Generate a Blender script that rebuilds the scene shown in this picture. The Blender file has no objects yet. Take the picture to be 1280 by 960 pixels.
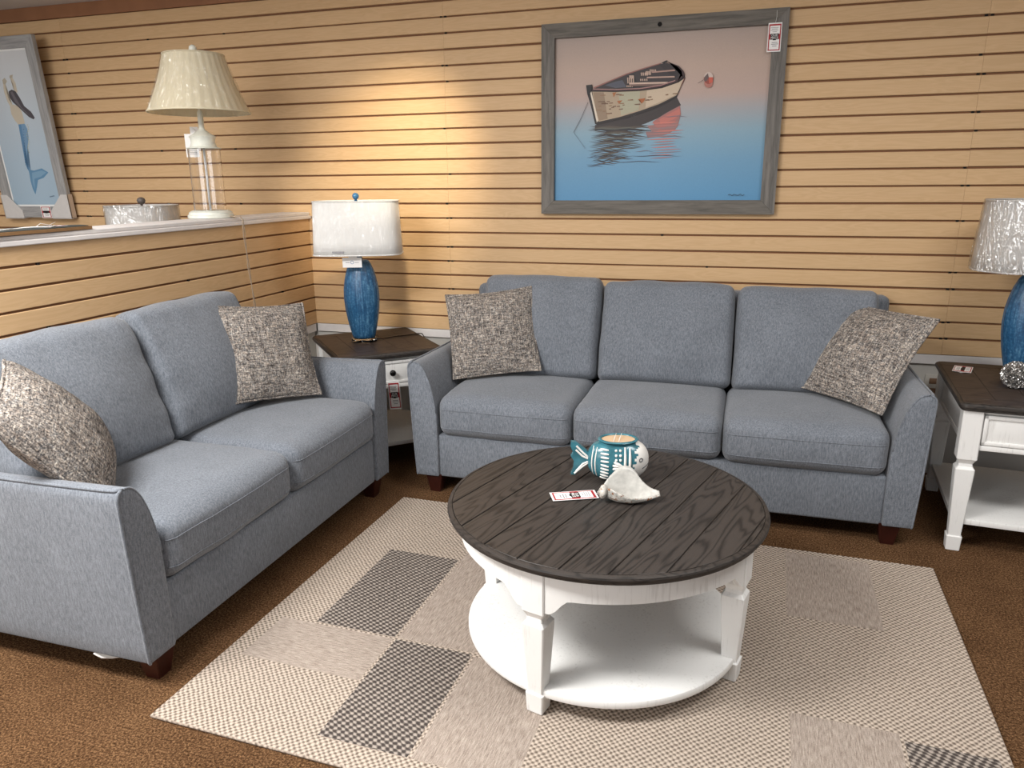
import bpy, bmesh, math, random
from mathutils import Vector, Matrix, noise
random.seed(7)
PI = math.pi
S = bpy.context.scene
C = S.collection

# ------------------------------------------------------------------ helpers
def col(r, g, b):
    f = lambda c: (c/255/12.92) if c/255 <= .04045 else ((c/255+.055)/1.055)**2.4
    return (f(r), f(g), f(b), 1)

def link(o):
    C.objects.link(o); return o

def tag(o, label, cat, group=None):
    o['label'] = label; o['category'] = cat
    if group: o['group'] = group
    return o

def thing(name, label, cat, loc=(0, 0, 0), rotz=0, group=None):
    o = link(bpy.data.objects.new(name, None))
    o.empty_display_size = .05
    o.location = loc; o.rotation_euler = (0, 0, rotz)
    return tag(o, label, cat, group)

def obj(name, bm, mats, parent=None, smooth=None):
    me = bpy.data.meshes.new(name)
    bmesh.ops.recalc_face_normals(bm, faces=bm.faces)
    bm.to_mesh(me); bm.free()
    for m in (mats if isinstance(mats, (list, tuple)) else [mats]):
        me.materials.append(m)
    if smooth is not None:
        me.polygons.foreach_set('use_smooth', [True]*len(me.polygons))
        if smooth < 179:
            me.set_sharp_from_angle(angle=math.radians(smooth))
    o = link(bpy.data.objects.new(name, me))
    if parent: o.parent = parent
    return o

def struct(o):
    o['kind'] = 'structure'; return o

def box(bm, lo, hi, bev=0, mi=0, M=None, seg=2):
    vs = [bm.verts.new((x, y, z)) for x in (lo[0], hi[0]) for y in (lo[1], hi[1]) for z in (lo[2], hi[2])]
    F = [(0, 1, 3, 2), (4, 6, 7, 5), (0, 4, 5, 1), (2, 3, 7, 6), (0, 2, 6, 4), (1, 5, 7, 3)]
    fs = [bm.faces.new([vs[i] for i in f]) for f in F]
    for f in fs: f.material_index = mi
    geom_v = vs
    if bev > 0:
        es = list({e for f in fs for e in f.edges})
        r = bmesh.ops.bevel(bm, geom=es, offset=bev, segments=seg, profile=.5, affect='EDGES', clamp_overlap=True)
        for f in r['faces']: f.material_index = mi
        geom_v = list({v for f in r['faces'] for v in f.verts} | {v for v in vs if v.is_valid})
    if M is not None:
        bmesh.ops.transform(bm, matrix=M, verts=[v for v in geom_v if v.is_valid])
    return geom_v

def ring_faces(bm, rings, closed=True, mi=0):
    for a, b in zip(rings, rings[1:]):
        n = len(a)
        for i in range(n if closed else n-1):
            j = (i+1) % n
            try: bm.faces.new((a[i], a[j], b[j], b[i])).material_index = mi
            except ValueError: pass

def cap(bm, ring, mi=0):
    try: bm.faces.new(ring).material_index = mi
    except ValueError: pass

def lathe(bm, prof, n=32, c=(0, 0, 0), mi=0, sx=1, sy=1, capb=True, capt=True, wob=None):
    rings = []
    for r, z in prof:
        ring = []
        for i in range(n):
            a = 2*PI*i/n
            rr = r*(wob(a, z) if wob else 1)
            ring.append(bm.verts.new((c[0]+rr*sx*math.cos(a), c[1]+rr*sy*math.sin(a), c[2]+z)))
        rings.append(ring)
    ring_faces(bm, rings, True, mi)
    if capb: cap(bm, rings[0][::-1], mi)
    if capt: cap(bm, rings[-1], mi)
    return rings

def tube(bm, pts, r, n=8, closed=False, mi=0):
    pts = [Vector(p) for p in pts]
    m = len(pts); rings = []; prev = None
    for i, p in enumerate(pts):
        if closed: t = pts[(i+1) % m]-pts[(i-1) % m]
        else: t = pts[min(i+1, m-1)]-pts[max(i-1, 0)]
        t = t.normalized() if t.length > 1e-9 else Vector((0, 0, 1))
        if prev is None:
            a = Vector((0, 0, 1)) if abs(t.z) < .9 else Vector((1, 0, 0))
            u = t.cross(a).normalized()
        else:
            u = (prev-t*prev.dot(t)).normalized()
        prev = u; w = t.cross(u)
        rr = r(i/(m-1)) if callable(r) else r
        rings.append([bm.verts.new(p+(u*math.cos(2*PI*k/n)+w*math.sin(2*PI*k/n))*rr) for k in range(n)])
    if closed: rings.append(rings[0])
    ring_faces(bm, rings, True, mi)
    if not closed:
        cap(bm, rings[0][::-1], mi); cap(bm, rings[-1], mi)

def prism(bm, poly, lo, hi, axis='y', mi=0):
    def P(a, b, h):
        return {'y': (a, h, b), 'z': (a, b, h), 'x': (h, a, b)}[axis]
    A = [bm.verts.new(P(a, b, lo)) for a, b in poly]
    B = [bm.verts.new(P(a, b, hi)) for a, b in poly]
    ring_faces(bm, [A, B], True, mi)
    cap(bm, A[::-1], mi); cap(bm, B, mi)

def loft_sq(bm, secs, cx=0, cy=0, rot=0, ch=.12, mi=0):
    """square sections (z, half width) with small chamfered corners"""
    rings = []
    for z, h in secs:
        ring = []
        c = h*ch
        for (sx, sy) in ((1, 1), (-1, 1), (-1, -1), (1, -1)):
            pa = (sx*h, sy*(h-c)); pb = (sx*(h-c), sy*h)
            for p in ((pa, pb) if sx*sy > 0 else (pb, pa)):
                x = p[0]*math.cos(rot)-p[1]*math.sin(rot); y = p[0]*math.sin(rot)+p[1]*math.cos(rot)
                ring.append(bm.verts.new((cx+x, cy+y, z)))
        rings.append(ring)
    ring_faces(bm, rings, True, mi); cap(bm, rings[0][::-1], mi); cap(bm, rings[-1], mi)

def grid_cube(n):
    """unit cube surface as welded grid: list of (p) and quads"""
    idx = {}; P = []; Q = []
    def vid(p):
        k = tuple(round(c*n) for c in p)
        if k not in idx: idx[k] = len(P); P.append(Vector(p))
        return idx[k]
    g = [-1+2*i/n for i in range(n+1)]
    for ax in range(3):
        for s in (-1, 1):
            for i in range(n):
                for j in range(n):
                    q = []
                    for (a, b) in ((i, j), (i+1, j), (i+1, j+1), (i, j+1)):
                        p = [0, 0, 0]; p[ax] = s; p[(ax+1) % 3] = g[a]; p[(ax+2) % 3] = g[b]
                        q.append(vid(p))
                    Q.append(q if s > 0 else q[::-1])
    return P, Q
GC = grid_cube(28)

def cushion(bm, half, r, crown=(0, 0, 0), wr=0, seed=0, M=None, front=None, wfn=None):
    a = Vector(half)
    P, Q = GC
    def at(p):
        e = Vector([math.copysign(1-(1-abs(c))**1.7 if abs(c) < 1 else 1, c) for c in p])
        q = Vector([e[i]*a[i] for i in range(3)])
        rr = Vector([min(r[i], a[i]*.98) for i in range(3)])
        inn = Vector([max(-a[i]+rr[i], min(a[i]-rr[i], q[i])) for i in range(3)])
        d = Vector([(q[i]-inn[i])/rr[i] for i in range(3)])
        if d.length > 1e-6: d.normalize()
        q = Vector([inn[i]+d[i]*rr[i] for i in range(3)])
        u, v, w = (q[i]/a[i] for i in range(3))
        q.x += math.copysign(crown[0], u)*abs(u)*(1-v*v)*(1-w*w)
        q.y += math.copysign(crown[1], v)*abs(v)*(1-u*u)*(1-w*w)
        q.z += math.copysign(crown[2], w)*abs(w)*(1-u*u)*(1-v*v)
        if wr:
            nn = noise.noise_vector(Vector((q.x*5+seed, q.y*5, q.z*4)))*wr + noise.noise_vector(Vector((q.x*14, q.y*14+seed, q.z*9)))*wr*.3
            q += nn
        if wfn: q = wfn(q, a)
        if M is not None: q = M @ q
        return q
    vs = [bm.verts.new(at(p)) for p in P]
    for f in Q:
        try: bm.faces.new([vs[i] for i in f])
        except ValueError: pass
    return at

# ------------------------------------------------------------------ node materials
def mat(name):
    m = bpy.data.materials.new(name); m.use_nodes = True
    nt = m.node_tree
    return m, nt, nt.nodes['Principled BSDF']
def N(nt, typ, **kw):
    n = nt.nodes.new('ShaderNode'+typ)
    for k, v in kw.items():
        if k in n.inputs.keys() if isinstance(k, str) else False: n.inputs[k].default_value = v
        else: setattr(n, k, v)
    return n
def L(nt, a, b): nt.links.new(a, b)
def math_n(nt, op, a, b=None, c=None):
    n = nt.nodes.new('ShaderNodeMath'); n.operation = op
    for i, v in enumerate((a, b, c)):
        if v is None: continue
        if isinstance(v, (int, float)): n.inputs[i].default_value = v
        else: nt.links.new(v, n.inputs[i])
    return n.outputs[0]
def ramp(nt, fac, stops, interp='LINEAR'):
    n = nt.nodes.new('ShaderNodeValToRGB'); cr = n.color_ramp; cr.interpolation = interp
    while len(cr.elements) > 1: cr.elements.remove(cr.elements[-1])
    cr.elements[0].position = stops[0][0]; cr.elements[0].color = stops[0][1]
    for p, c in stops[1:]:
        e = cr.elements.new(p); e.color = c
    nt.links.new(fac, n.inputs[0]); return n.outputs[0]
def coords(nt, scale=(1, 1, 1), rot=(0, 0, 0), kind='Object'):
    t = nt.nodes.new('ShaderNodeTexCoord'); mp = nt.nodes.new('ShaderNodeMapping')
    mp.inputs['Scale'].default_value = scale; mp.inputs['Rotation'].default_value = rot
    nt.links.new(t.outputs[kind], mp.inputs['Vector']); return mp.outputs[0]
def noise_t(nt, vec, scale, detail=2, rough=.5, dist=0):
    n = nt.nodes.new('ShaderNodeTexNoise')
    n.inputs['Scale'].default_value = scale; n.inputs['Detail'].default_value = detail
    n.inputs['Roughness'].default_value = rough; n.inputs['Distortion'].default_value = dist
    if vec is not None: nt.links.new(vec, n.inputs['Vector'])
    return n.outputs[0]
def mix(nt, fac, a, b, typ='MIX'):
    n = nt.nodes.new('ShaderNodeMix'); n.data_type = 'RGBA'; n.blend_type = typ
    for s, v in ((0, fac), (6, a), (7, b)):
        if isinstance(v, (int, float, tuple)): n.inputs[s].default_value = v
        else: nt.links.new(v, n.inputs[s])
    return n.outputs[2]
def bump(nt, p, h, strength=.3, dist=.002):
    n = nt.nodes.new('ShaderNodeBump'); n.inputs['Strength'].default_value = strength; n.inputs['Distance'].default_value = dist
    nt.links.new(h, n.inputs['Height']); nt.links.new(n.outputs[0], p.inputs['Normal'])
def simple(name, c, rough=.5, metal=0, var=0, scale=40, **kw):
    m, nt, p = mat(name)
    p.inputs['Roughness'].default_value = rough; p.inputs['Metallic'].default_value = metal
    if var:
        f = noise_t(nt, coords(nt), scale, 3)
        d = tuple(max(0, v*(1-var)) for v in c[:3])+(1,); b = tuple(min(1, v*(1+var)) for v in c[:3])+(1,)
        L(nt, ramp(nt, f, [(.3, d), (.7, b)]), p.inputs['Base Color'])
    else: p.inputs['Base Color'].default_value = c
    for k, v in kw.items(): p.inputs[k].default_value = v
    return m

def wood_slat(name, axis, base=(216, 182, 140)):
    m, nt, p = mat(name)
    g = nt.nodes.new('ShaderNodeNewGeometry')
    t = nt.nodes.new('ShaderNodeTexCoord')
    off = nt.nodes.new('ShaderNodeCombineXYZ')
    L(nt, math_n(nt, 'MULTIPLY', g.outputs['Random Per Island'], 37.0), off.inputs[0])
    L(nt, math_n(nt, 'MULTIPLY', g.outputs['Random Per Island'], 53.0), off.inputs[1])
    L(nt, math_n(nt, 'MULTIPLY', g.outputs['Random Per Island'], 71.0), off.inputs[2])
    ad = nt.nodes.new('ShaderNodeVectorMath'); L(nt, t.outputs['Object'], ad.inputs[0]); L(nt, off.outputs[0], ad.inputs[1])
    mp = nt.nodes.new('ShaderNodeMapping'); L(nt, ad.outputs[0], mp.inputs['Vector'])
    mp.inputs['Scale'].default_value = (1.3, 1, 16) if axis == 'x' else (1, 1.3, 16)
    n1 = noise_t(nt, mp.outputs[0], 1.6, 3, .5, .6)
    mp2 = nt.nodes.new('ShaderNodeMapping'); L(nt, ad.outputs[0], mp2.inputs['Vector'])
    mp2.inputs['Scale'].default_value = (6, 1, 160) if axis == 'x' else (1, 6, 160)
    n2 = noise_t(nt, mp2.outputs[0], 3, 2, .6)
    # cathedral figure: contour bands of the soft noise
    bands = math_n(nt, 'SINE', math_n(nt, 'MULTIPLY', n1, 60.0))
    bands = math_n(nt, 'MULTIPLY_ADD', bands, .5, .5)
    c0 = col(*base); c1 = col(base[0]-15, base[1]-17, base[2]-19)
    a = mix(nt, math_n(nt, 'MULTIPLY', bands, .45), c0, c1)
    a = mix(nt, math_n(nt, 'MULTIPLY', n2, .35), a, col(base[0]-22, base[1]-24, base[2]-26))
    tint = ramp(nt, g.outputs['Random Per Island'], [(0, (.965, .96, .955, 1)), (1, (1.03, 1.025, 1.02, 1))])
    a = mix(nt, 1.0, a, tint, 'MULTIPLY')
    L(nt, a, p.inputs['Base Color']); p.inputs['Roughness'].default_value = .5
    p.inputs['Specular IOR Level'].default_value = .3
    return m

def dark_wood(name, stretch=(1.5, 44, 44), light=(66, 60, 56), dark=(34, 31, 29)):
    m, nt, p = mat(name)
    g = nt.nodes.new('ShaderNodeNewGeometry'); t = nt.nodes.new('ShaderNodeTexCoord')
    off = nt.nodes.new('ShaderNodeCombineXYZ')
    for i, k in enumerate((9.0, 17.0, 5.0)): L(nt, math_n(nt, 'MULTIPLY', g.outputs['Random Per Island'], k), off.inputs[i])
    ad = nt.nodes.new('ShaderNodeVectorMath'); L(nt, t.outputs['Object'], ad.inputs[0]); L(nt, off.outputs[0], ad.inputs[1])
    mp = nt.nodes.new('ShaderNodeMapping'); L(nt, ad.outputs[0], mp.inputs['Vector'])
    mp.inputs['Scale'].default_value = (stretch[0], stretch[1]*.28, stretch[2]*.28)
    n1 = noise_t(nt, mp.outputs[0], 1.0, 2, .4, .12)
    bands = math_n(nt, 'MULTIPLY_ADD', math_n(nt, 'SINE', math_n(nt, 'MULTIPLY', n1, 90.0)), .5, .5)
    mp2 = nt.nodes.new('ShaderNodeMapping'); L(nt, ad.outputs[0], mp2.inputs['Vector'])
    mp2.inputs['Scale'].default_value = (stretch[0]*4, stretch[1]*8, stretch[2]*8)
    n2 = noise_t(nt, mp2.outputs[0], 2.2, 2, .6)
    f = math_n(nt, 'MULTIPLY_ADD', n2, .5, math_n(nt, 'MULTIPLY', math_n(nt, 'POWER', bands, 3.0), .42))
    c = ramp(nt, f, [(.15, col(*light)), (.75, col(*dark))])
    L(nt, c, p.inputs['Base Color']); p.inputs['Roughness'].default_value = .45
    p.inputs['Specular IOR Level'].default_value = .3
    bump(nt, p, f, -.25, .001)
    return m

def fabric(name, lo, hi, sc=420):
    m, nt, p = mat(name)
    v = coords(nt)
    n1 = noise_t(nt, v, sc, 2, .7)
    n2 = noise_t(nt, coords(nt, (1, 1, .25)), sc*.45, 2, .6)
    n3 = noise_t(nt, v, 7, 2, .5)
    f = math_n(nt, 'ADD', math_n(nt, 'MULTIPLY', n1, .55), math_n(nt, 'MULTIPLY', n2, .45))
    f = math_n(nt, 'MULTIPLY_ADD', math_n(nt, 'SUBTRACT', n3, .5), .10, f)
    L(nt, ramp(nt, f, [(.36, lo), (.64, hi)]), p.inputs['Base Color'])
    p.inputs['Roughness'].default_value = .95; p.inputs['Specular IOR Level'].default_value = .15
    p.inputs['Sheen Weight'].default_value = .25; p.inputs['Sheen Roughness'].default_value = .5
    bump(nt, p, n1, .35, .0012)
    return m

def tweed(name):
    m, nt, p = mat(name)
    a = noise_t(nt, coords(nt, (24, 150, 170)), 1.0, 2, .7)   # threads across
    b = noise_t(nt, coords(nt, (170, 150, 24)), 1.0, 2, .7)   # threads along
    c = noise_t(nt, coords(nt), 190, 1, .6)
    d = noise_t(nt, coords(nt), 95, 2, .6)
    f = math_n(nt, 'ADD', math_n(nt, 'MULTIPLY', a, .36), math_n(nt, 'MULTIPLY', b, .34))
    f = math_n(nt, 'ADD', f, math_n(nt, 'MULTIPLY', c, .30))
    cc = ramp(nt, f, [(.36, col(52, 49, 49)), (.44, col(98, 94, 92)), (.50, col(133, 128, 124)), (.56, col(171, 165, 158)), (.63, col(214, 208, 200))])
    hue = ramp(nt, d, [(.36, col(112, 122, 132)), (.47, col(160, 150, 140)), (.55, col(160, 150, 140)), (.66, col(160, 132, 104))])
    cc = mix(nt, .38, cc, mix(nt, 1.0, cc, hue, 'OVERLAY'))
    L(nt, cc, p.inputs['Base Color']); p.inputs['Roughness'].default_value = .95
    p.inputs['Specular IOR Level'].default_value = .1
    bump(nt, p, f, .8, .004)
    return m

def weave(name, lo, hi, kx, ky, kind='basket'):
    m, nt, p = mat(name)
    t = nt.nodes.new('ShaderNodeTexCoord'); sp = nt.nodes.new('ShaderNodeSeparateXYZ'); 
    nz = nt.nodes.new('ShaderNodeTexNoise'); nz.inputs['Scale'].default_value = 45; L(nt, t.outputs['Object'], nz.inputs['Vector'])
    vm = nt.nodes.new('ShaderNodeVectorMath'); vm.operation = 'MULTIPLY_ADD'; L(nt, nz.outputs[1], vm.inputs[0]); vm.inputs[1].default_value = (.011, .011, 0); L(nt, t.outputs['Object'], vm.inputs[2])
    L(nt, vm.outputs[0], sp.inputs[0])
    x, y = sp.outputs[0], sp.outputs[1]
    fine = noise_t(nt, t.outputs['Object'], 330, 2, .7)
    if kind == 'basket':
        s = math_n(nt, 'MULTIPLY', math_n(nt, 'SINE', math_n(nt, 'MULTIPLY', x, kx)), math_n(nt, 'SINE', math_n(nt, 'MULTIPLY', y, ky)))
        s = math_n(nt, 'MULTIPLY_ADD', s, .42, .5)
        f = math_n(nt, 'ADD', math_n(nt, 'MULTIPLY', s, .62), math_n(nt, 'MULTIPLY', fine, .38))
        stops = [(.28, lo), (.66, hi)]
    elif kind == 'dark':
        s = math_n(nt, 'MULTIPLY', math_n(nt, 'SINE', math_n(nt, 'MULTIPLY', math_n(nt, 'ADD', x, math_n(nt, 'MULTIPLY', y, .55)), kx)), math_n(nt, 'SINE', math_n(nt, 'MULTIPLY', math_n(nt, 'SUBTRACT', y, math_n(nt, 'MULTIPLY', x, .1)), ky)))
        s = math_n(nt, 'MULTIPLY_ADD', s, .5, .5)
        f = math_n(nt, 'ADD', math_n(nt, 'MULTIPLY', s, .68), math_n(nt, 'MULTIPLY', fine, .32))
        stops = [(.36, lo), (.52, tuple((a+b)/2*.75 for a, b in zip(lo, hi))[:3]+(1,)), (.72, hi)]
    else:
        st = noise_t(nt, coords(nt, (kx, ky, 1)), 1.0, 3, .7)
        f = math_n(nt, 'ADD', math_n(nt, 'MULTIPLY', st, .7), math_n(nt, 'MULTIPLY', fine, .3))
        stops = [(.36, lo), (.64, hi)]
    L(nt, ramp(nt, f, stops), p.inputs['Base Color']); p.inputs['Roughness'].default_value = .95
    p.inputs['Specular IOR Level'].default_value = .1
    bump(nt, p, f, .7, .005)
    return m

def painted_white(name, base=(232, 231, 228)):
    m, nt, p = mat(name)
    st = noise_t(nt, coords(nt, (60, 60, 4)), 2, 3, .6)
    st2 = noise_t(nt, coords(nt), 9, 3, .6)
    f = math_n(nt, 'MULTIPLY_ADD', st, .7, math_n(nt, 'MULTIPLY', st2, .3))
    L(nt, ramp(nt, f, [(.28, col(base[0]-26, base[1]-27, base[2]-28)), (.45, col(*base))]), p.inputs['Base Color'])
    p.inputs['Roughness'].default_value = .55
    return m

def plastic_film(name, lo=.16, hi=.35):
    m, nt, p = mat(name)
    out = nt.nodes['Material Output']
    tr = nt.nodes.new('ShaderNodeBsdfTransparent'); gl = nt.nodes.new('ShaderNodeBsdfGlossy'); gl.inputs['Roughness'].default_value = .12
    fr = nt.nodes.new('ShaderNodeLayerWeight'); fr.inputs['Blend'].default_value = .25
    n = noise_t(nt, coords(nt, (26, 26, 7)), 1.0, 2, .5, 2.2)
    bp = nt.nodes.new('ShaderNodeBump'); bp.inputs['Strength'].default_value = 1; bp.inputs['Distance'].default_value = .02
    L(nt, n, bp.inputs['Height']); L(nt, bp.outputs[0], gl.inputs['Normal'])
    mx = nt.nodes.new('ShaderNodeMixShader')
    f = math_n(nt, 'MULTIPLY_ADD', fr.outputs['Facing'], hi, lo)
    L(nt, f, mx.inputs[0]); L(nt, tr.outputs[0], mx.inputs[1]); L(nt, gl.outputs[0], mx.inputs[2]); L(nt, mx.outputs[0], out.inputs[0])
    return m

def shade_cloth(name, c, trans=.4):
    m, nt, p = mat(name)
    out = nt.nodes['Material Output']
    w = noise_t(nt, coords(nt, (60, 60, 3)), 2, 2, .5)
    L(nt, ramp(nt, w, [(.3, tuple(v*.94 for v in c[:3])+(1,)), (.7, c)]), p.inputs['Base Color'])
    p.inputs['Roughness'].default_value = .8
    tl = nt.nodes.new('ShaderNodeBsdfTranslucent'); tl.inputs[0].default_value = c
    mx = nt.nodes.new('ShaderNodeMixShader'); mx.inputs[0].default_value = trans
    L(nt, p.outputs[0], mx.inputs[1]); L(nt, tl.outputs[0], mx.inputs[2]); L(nt, mx.outputs[0], out.inputs[0])
    return m

def glass(name, c=(1, 1, 1, 1), rough=.02):
    m, nt, p = mat(name)
    p.inputs['Base Color'].default_value = c; p.inputs['Roughness'].default_value = rough
    p.inputs['Transmission Weight'].default_value = 1; p.inputs['IOR'].default_value = 1.45
    return m

def art_mat(name, rough=.55):
    m, nt, p = mat(name)
    a = nt.nodes.new('ShaderNodeAttribute'); a.attribute_name = 'Col'
    n = noise_t(nt, coords(nt), 220, 2, .6)
    L(nt, mix(nt, .06, a.outputs[0], n, 'OVERLAY'), p.inputs['Base Color']); p.inputs['Roughness'].default_value = rough
    return m

def carpet_mat():
    m, nt, p = mat('brown_carpet')
    n1 = noise_t(nt, coords(nt), 150, 3, .8); n2 = noise_t(nt, coords(nt), 6, 3, .6)
    f = math_n(nt, 'MULTIPLY_ADD', math_n(nt, 'SUBTRACT', n2, .5), .12, n1)
    L(nt, ramp(nt, f, [(.34, col(44, 28, 17)), (.5, col(92, 66, 44)), (.66, col(146, 112, 80))]), p.inputs['Base Color'])
    p.inputs['Roughness'].default_value = 1; p.inputs['Specular IOR Level'].default_value = .05
    bump(nt, p, n1, .9, .006)
    return m

M_slatx = wood_slat('maple_slats_long', 'x'); M_slaty = wood_slat('maple_slats_half_wall', 'y')
M_groove = simple('groove_brown', col(120, 82, 54), .8)
M_hole = simple('black_slot', col(14, 10, 9), .9)
M_white = painted_white('white_paint'); M_cap = simple('cap_white', col(226, 222, 220), .5, var=.03, scale=30)
M_plaster = simple('wall_paint', col(196, 193, 187), .85, var=.03, scale=8)
M_ceil = simple('ceiling_paint', col(212, 211, 212), .9, var=.03, scale=120)
M_brown = simple('brown_trim', col(146, 100, 68), .55, var=.12, scale=6)
M_carpet = carpet_mat()
M_fab = fabric('blue_grey_fabric', col(86, 91, 98), col(132, 137, 145))
M_dust = simple('lining_white', col(214, 210, 204), .9)
M_foot = simple('mahogany_foot', col(52, 20, 15), .35, var=.2, scale=25)
M_tweed = tweed('tweed')
M_top = dark_wood('dark_oak_planks'); M_rim = dark_wood('dark_oak_rim', (7, 7, 60), (62, 56, 52), (36, 33, 31))
M_gap = simple('plank_gap', col(20, 17, 16), .8)
M_knob = simple('black_knob', col(18, 16, 16), .25, .4)
M_film = plastic_film('clear_plastic_wrap', .2, .4); M_film3 = plastic_film('shade_plastic_wrap', .08, .22); M_film2 = plastic_film('thin_plastic_wrap', .05, .15)
M_shade_w = shade_cloth('white_linen_shade', col(248, 247, 244), .25)
M_shade_c = shade_cloth('cream_pleated_shade', col(236, 226, 198), .25)
M_shade_g = shade_cloth('grey_linen_shade', col(226, 223, 219), .3)
M_acr = glass('clear_acrylic', (.98, .95, .92, 1)); M_glass = glass('clear_glass')
M_lampw = simple('distressed_white_metal', col(218, 219, 208), .45, var=.06, scale=50)
M_bulb = simple('white_rod', col(240, 240, 240), .4)
M_card = simple('white_card', col(240, 238, 236), .7); M_red = simple('tag_red', col(168, 34, 42), .6)
M_black = simple('tag_black', col(26, 22, 24), .6); M_grey = simple('tag_grey', col(150, 148, 150), .7)
M_cardb = simple('grey_cardboard', col(206, 203, 200), .85, var=.03, scale=30); M_cardb2 = simple('cardboard_edge', col(196, 178, 160), .85)
M_gframe = None
M_string = simple('white_string', col(232, 230, 226), .8); M_cord = simple('clear_brown_cord', col(170, 152, 132), .35)
M_art = art_mat('printed_picture')
M_silver = simple('silver_leaf', col(190, 188, 186), .28, 1.0)
M_bluefin = simple('blue_glass_finial', col(58, 112, 156), .15)

def lamp_blue():
    m, nt, p = mat('blue_ribbed_ceramic')
    st = noise_t(nt, coords(nt, (70, 70, 2.2)), 1.5, 3, .65)
    fl = noise_t(nt, coords(nt), 90, 3, .7)
    f = math_n(nt, 'MULTIPLY_ADD', st, .6, math_n(nt, 'MULTIPLY', fl, .4))
    L(nt, ramp(nt, f, [(.32, col(20, 54, 88)), (.5, col(40, 88, 126)), (.68, col(98, 144, 174))]), p.inputs['Base Color'])
    p.inputs['Roughness'].default_value = .35; bump(nt, p, fl, .25, .002); return m
M_blue = lamp_blue()

def frame_wood(name, a, b, stretch):
    m, nt, p = mat(name)
    n1 = noise_t(nt, coords(nt, stretch), 1, 4, .65, .4)
    L(nt, ramp(nt, n1, [(.3, col(*a)), (.7, col(*b))]), p.inputs['Base Color']); p.inputs['Roughness'].default_value = .65
    bump(nt, p, n1, .2, .002); return m
M_fr_h = frame_wood('weathered_frame_rails', (82, 78, 72), (120, 114, 106), (5, 40, 70))
M_fr_v = frame_wood('weathered_frame_stiles', (86, 83, 79), (126, 121, 115), (70, 40, 5))
M_gf_h = frame_wood('grey_frame_rails', (134, 134, 134), (172, 171, 170), (6, 40, 80))
M_gf_v = frame_wood('grey_frame_stiles', (134, 134, 134), (172, 171, 170), (80, 40, 6))
M_mat = simple('white_liner', col(236, 236, 234), .7)

# ------------------------------------------------------------------ room constants
H0 = .636           # lower edge of the slat wall
SP = .081534        # slat pitch
XW = -2.571         # face of the half wall
CEIL = 2.588

# floor, ceiling
bm = bmesh.new(); box(bm, (-6.2, -6.2, -.1), (3.6, .25, 0)); struct(obj('floor', bm, M_carpet))
bm = bmesh.new(); box(bm, (-6.2, -6.2, CEIL), (3.6, .25, CEIL+.1)); struct(obj('ceiling', bm, M_ceil))
# back wall
bm = bmesh.new(); box(bm, (-6.2, .02, 0), (3.6, .2, CEIL)); wb = struct(obj('wall_back', bm, M_plaster))
bm = bmesh.new(); box(bm, (-6.3, -6.2, 0), (-6.2, .25, CEIL)); struct(obj('wall_west', bm, M_plaster))

def slats(bm, x0, x1, z0, k0, k1, fn, joints):
    """boards with chamfered long edges; fn maps (along, depth, z) to a point"""
    g = .0046; ch = .0025; T = .012
    ed = [x0]+[j for j in joints if x0 < j < x1]+[x1]
    for pi_, (a, b) in enumerate(zip(ed, ed[1:])):
        for k in range(k0, k1):
            dz = random.uniform(-.0012, .0012) if pi_ else 0
            za = z0+k*SP+(g if k else 0)+dz; zb = z0+(k+1)*SP-g+dz
            prof = [(T, za), (ch, za), (0, za+ch), (0, zb-ch), (ch, zb), (T, zb)]
            A = [bm.verts.new(fn(a+.0004, d, z)) for d, z in prof]; B = [bm.verts.new(fn(b-.0004, d, z)) for d, z in prof]
            ring_faces(bm, [A, B], True, 0); cap(bm, A[::-1]); cap(bm, B)
J = [-4.26, -1.653, .957]
bm = bmesh.new()
slats(bm, -6.2, 3.6, H0, 0, 23, lambda a, d, z: (a, d, z), J)
box(bm, (-6.2, .010, H0+.002), (3.6, .019, H0+23*SP), 0, 1)
for j in J:
    for k in range(1, 23):
        if (k*7+int(j*10)) % 3:
            for dx in (-.012, .012):
                if random.random() < .6:
                    z = H0+k*SP; box(bm, (j+dx-.006, .002, z-.0048), (j+dx+.006, .011, z+.0048), 0, 2)
for k in range(1, 23):
    for x in (-3.05, -.44, 2.1, -3.6, -.2):
        if (k*5+int(x*7)) % 4 == 0:
            z = H0+k*SP; box(bm, (x-.006, .002, z-.0048), (x+.006, .011, z+.0048), 0, 2)
obj('slat_panel', bm, [M_slatx, M_groove, M_hole], wb)
bm = bmesh.new(); box(bm, (-6.2, -.004, 2.511), (3.6, .02, CEIL), .002); struct(obj('trim_1', bm, M_brown))
bm = bmesh.new(); box(bm, (-2.57, .004, .585), (3.6, .02, .634), .002); struct(obj('trim_2', bm, M_cap))

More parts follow.
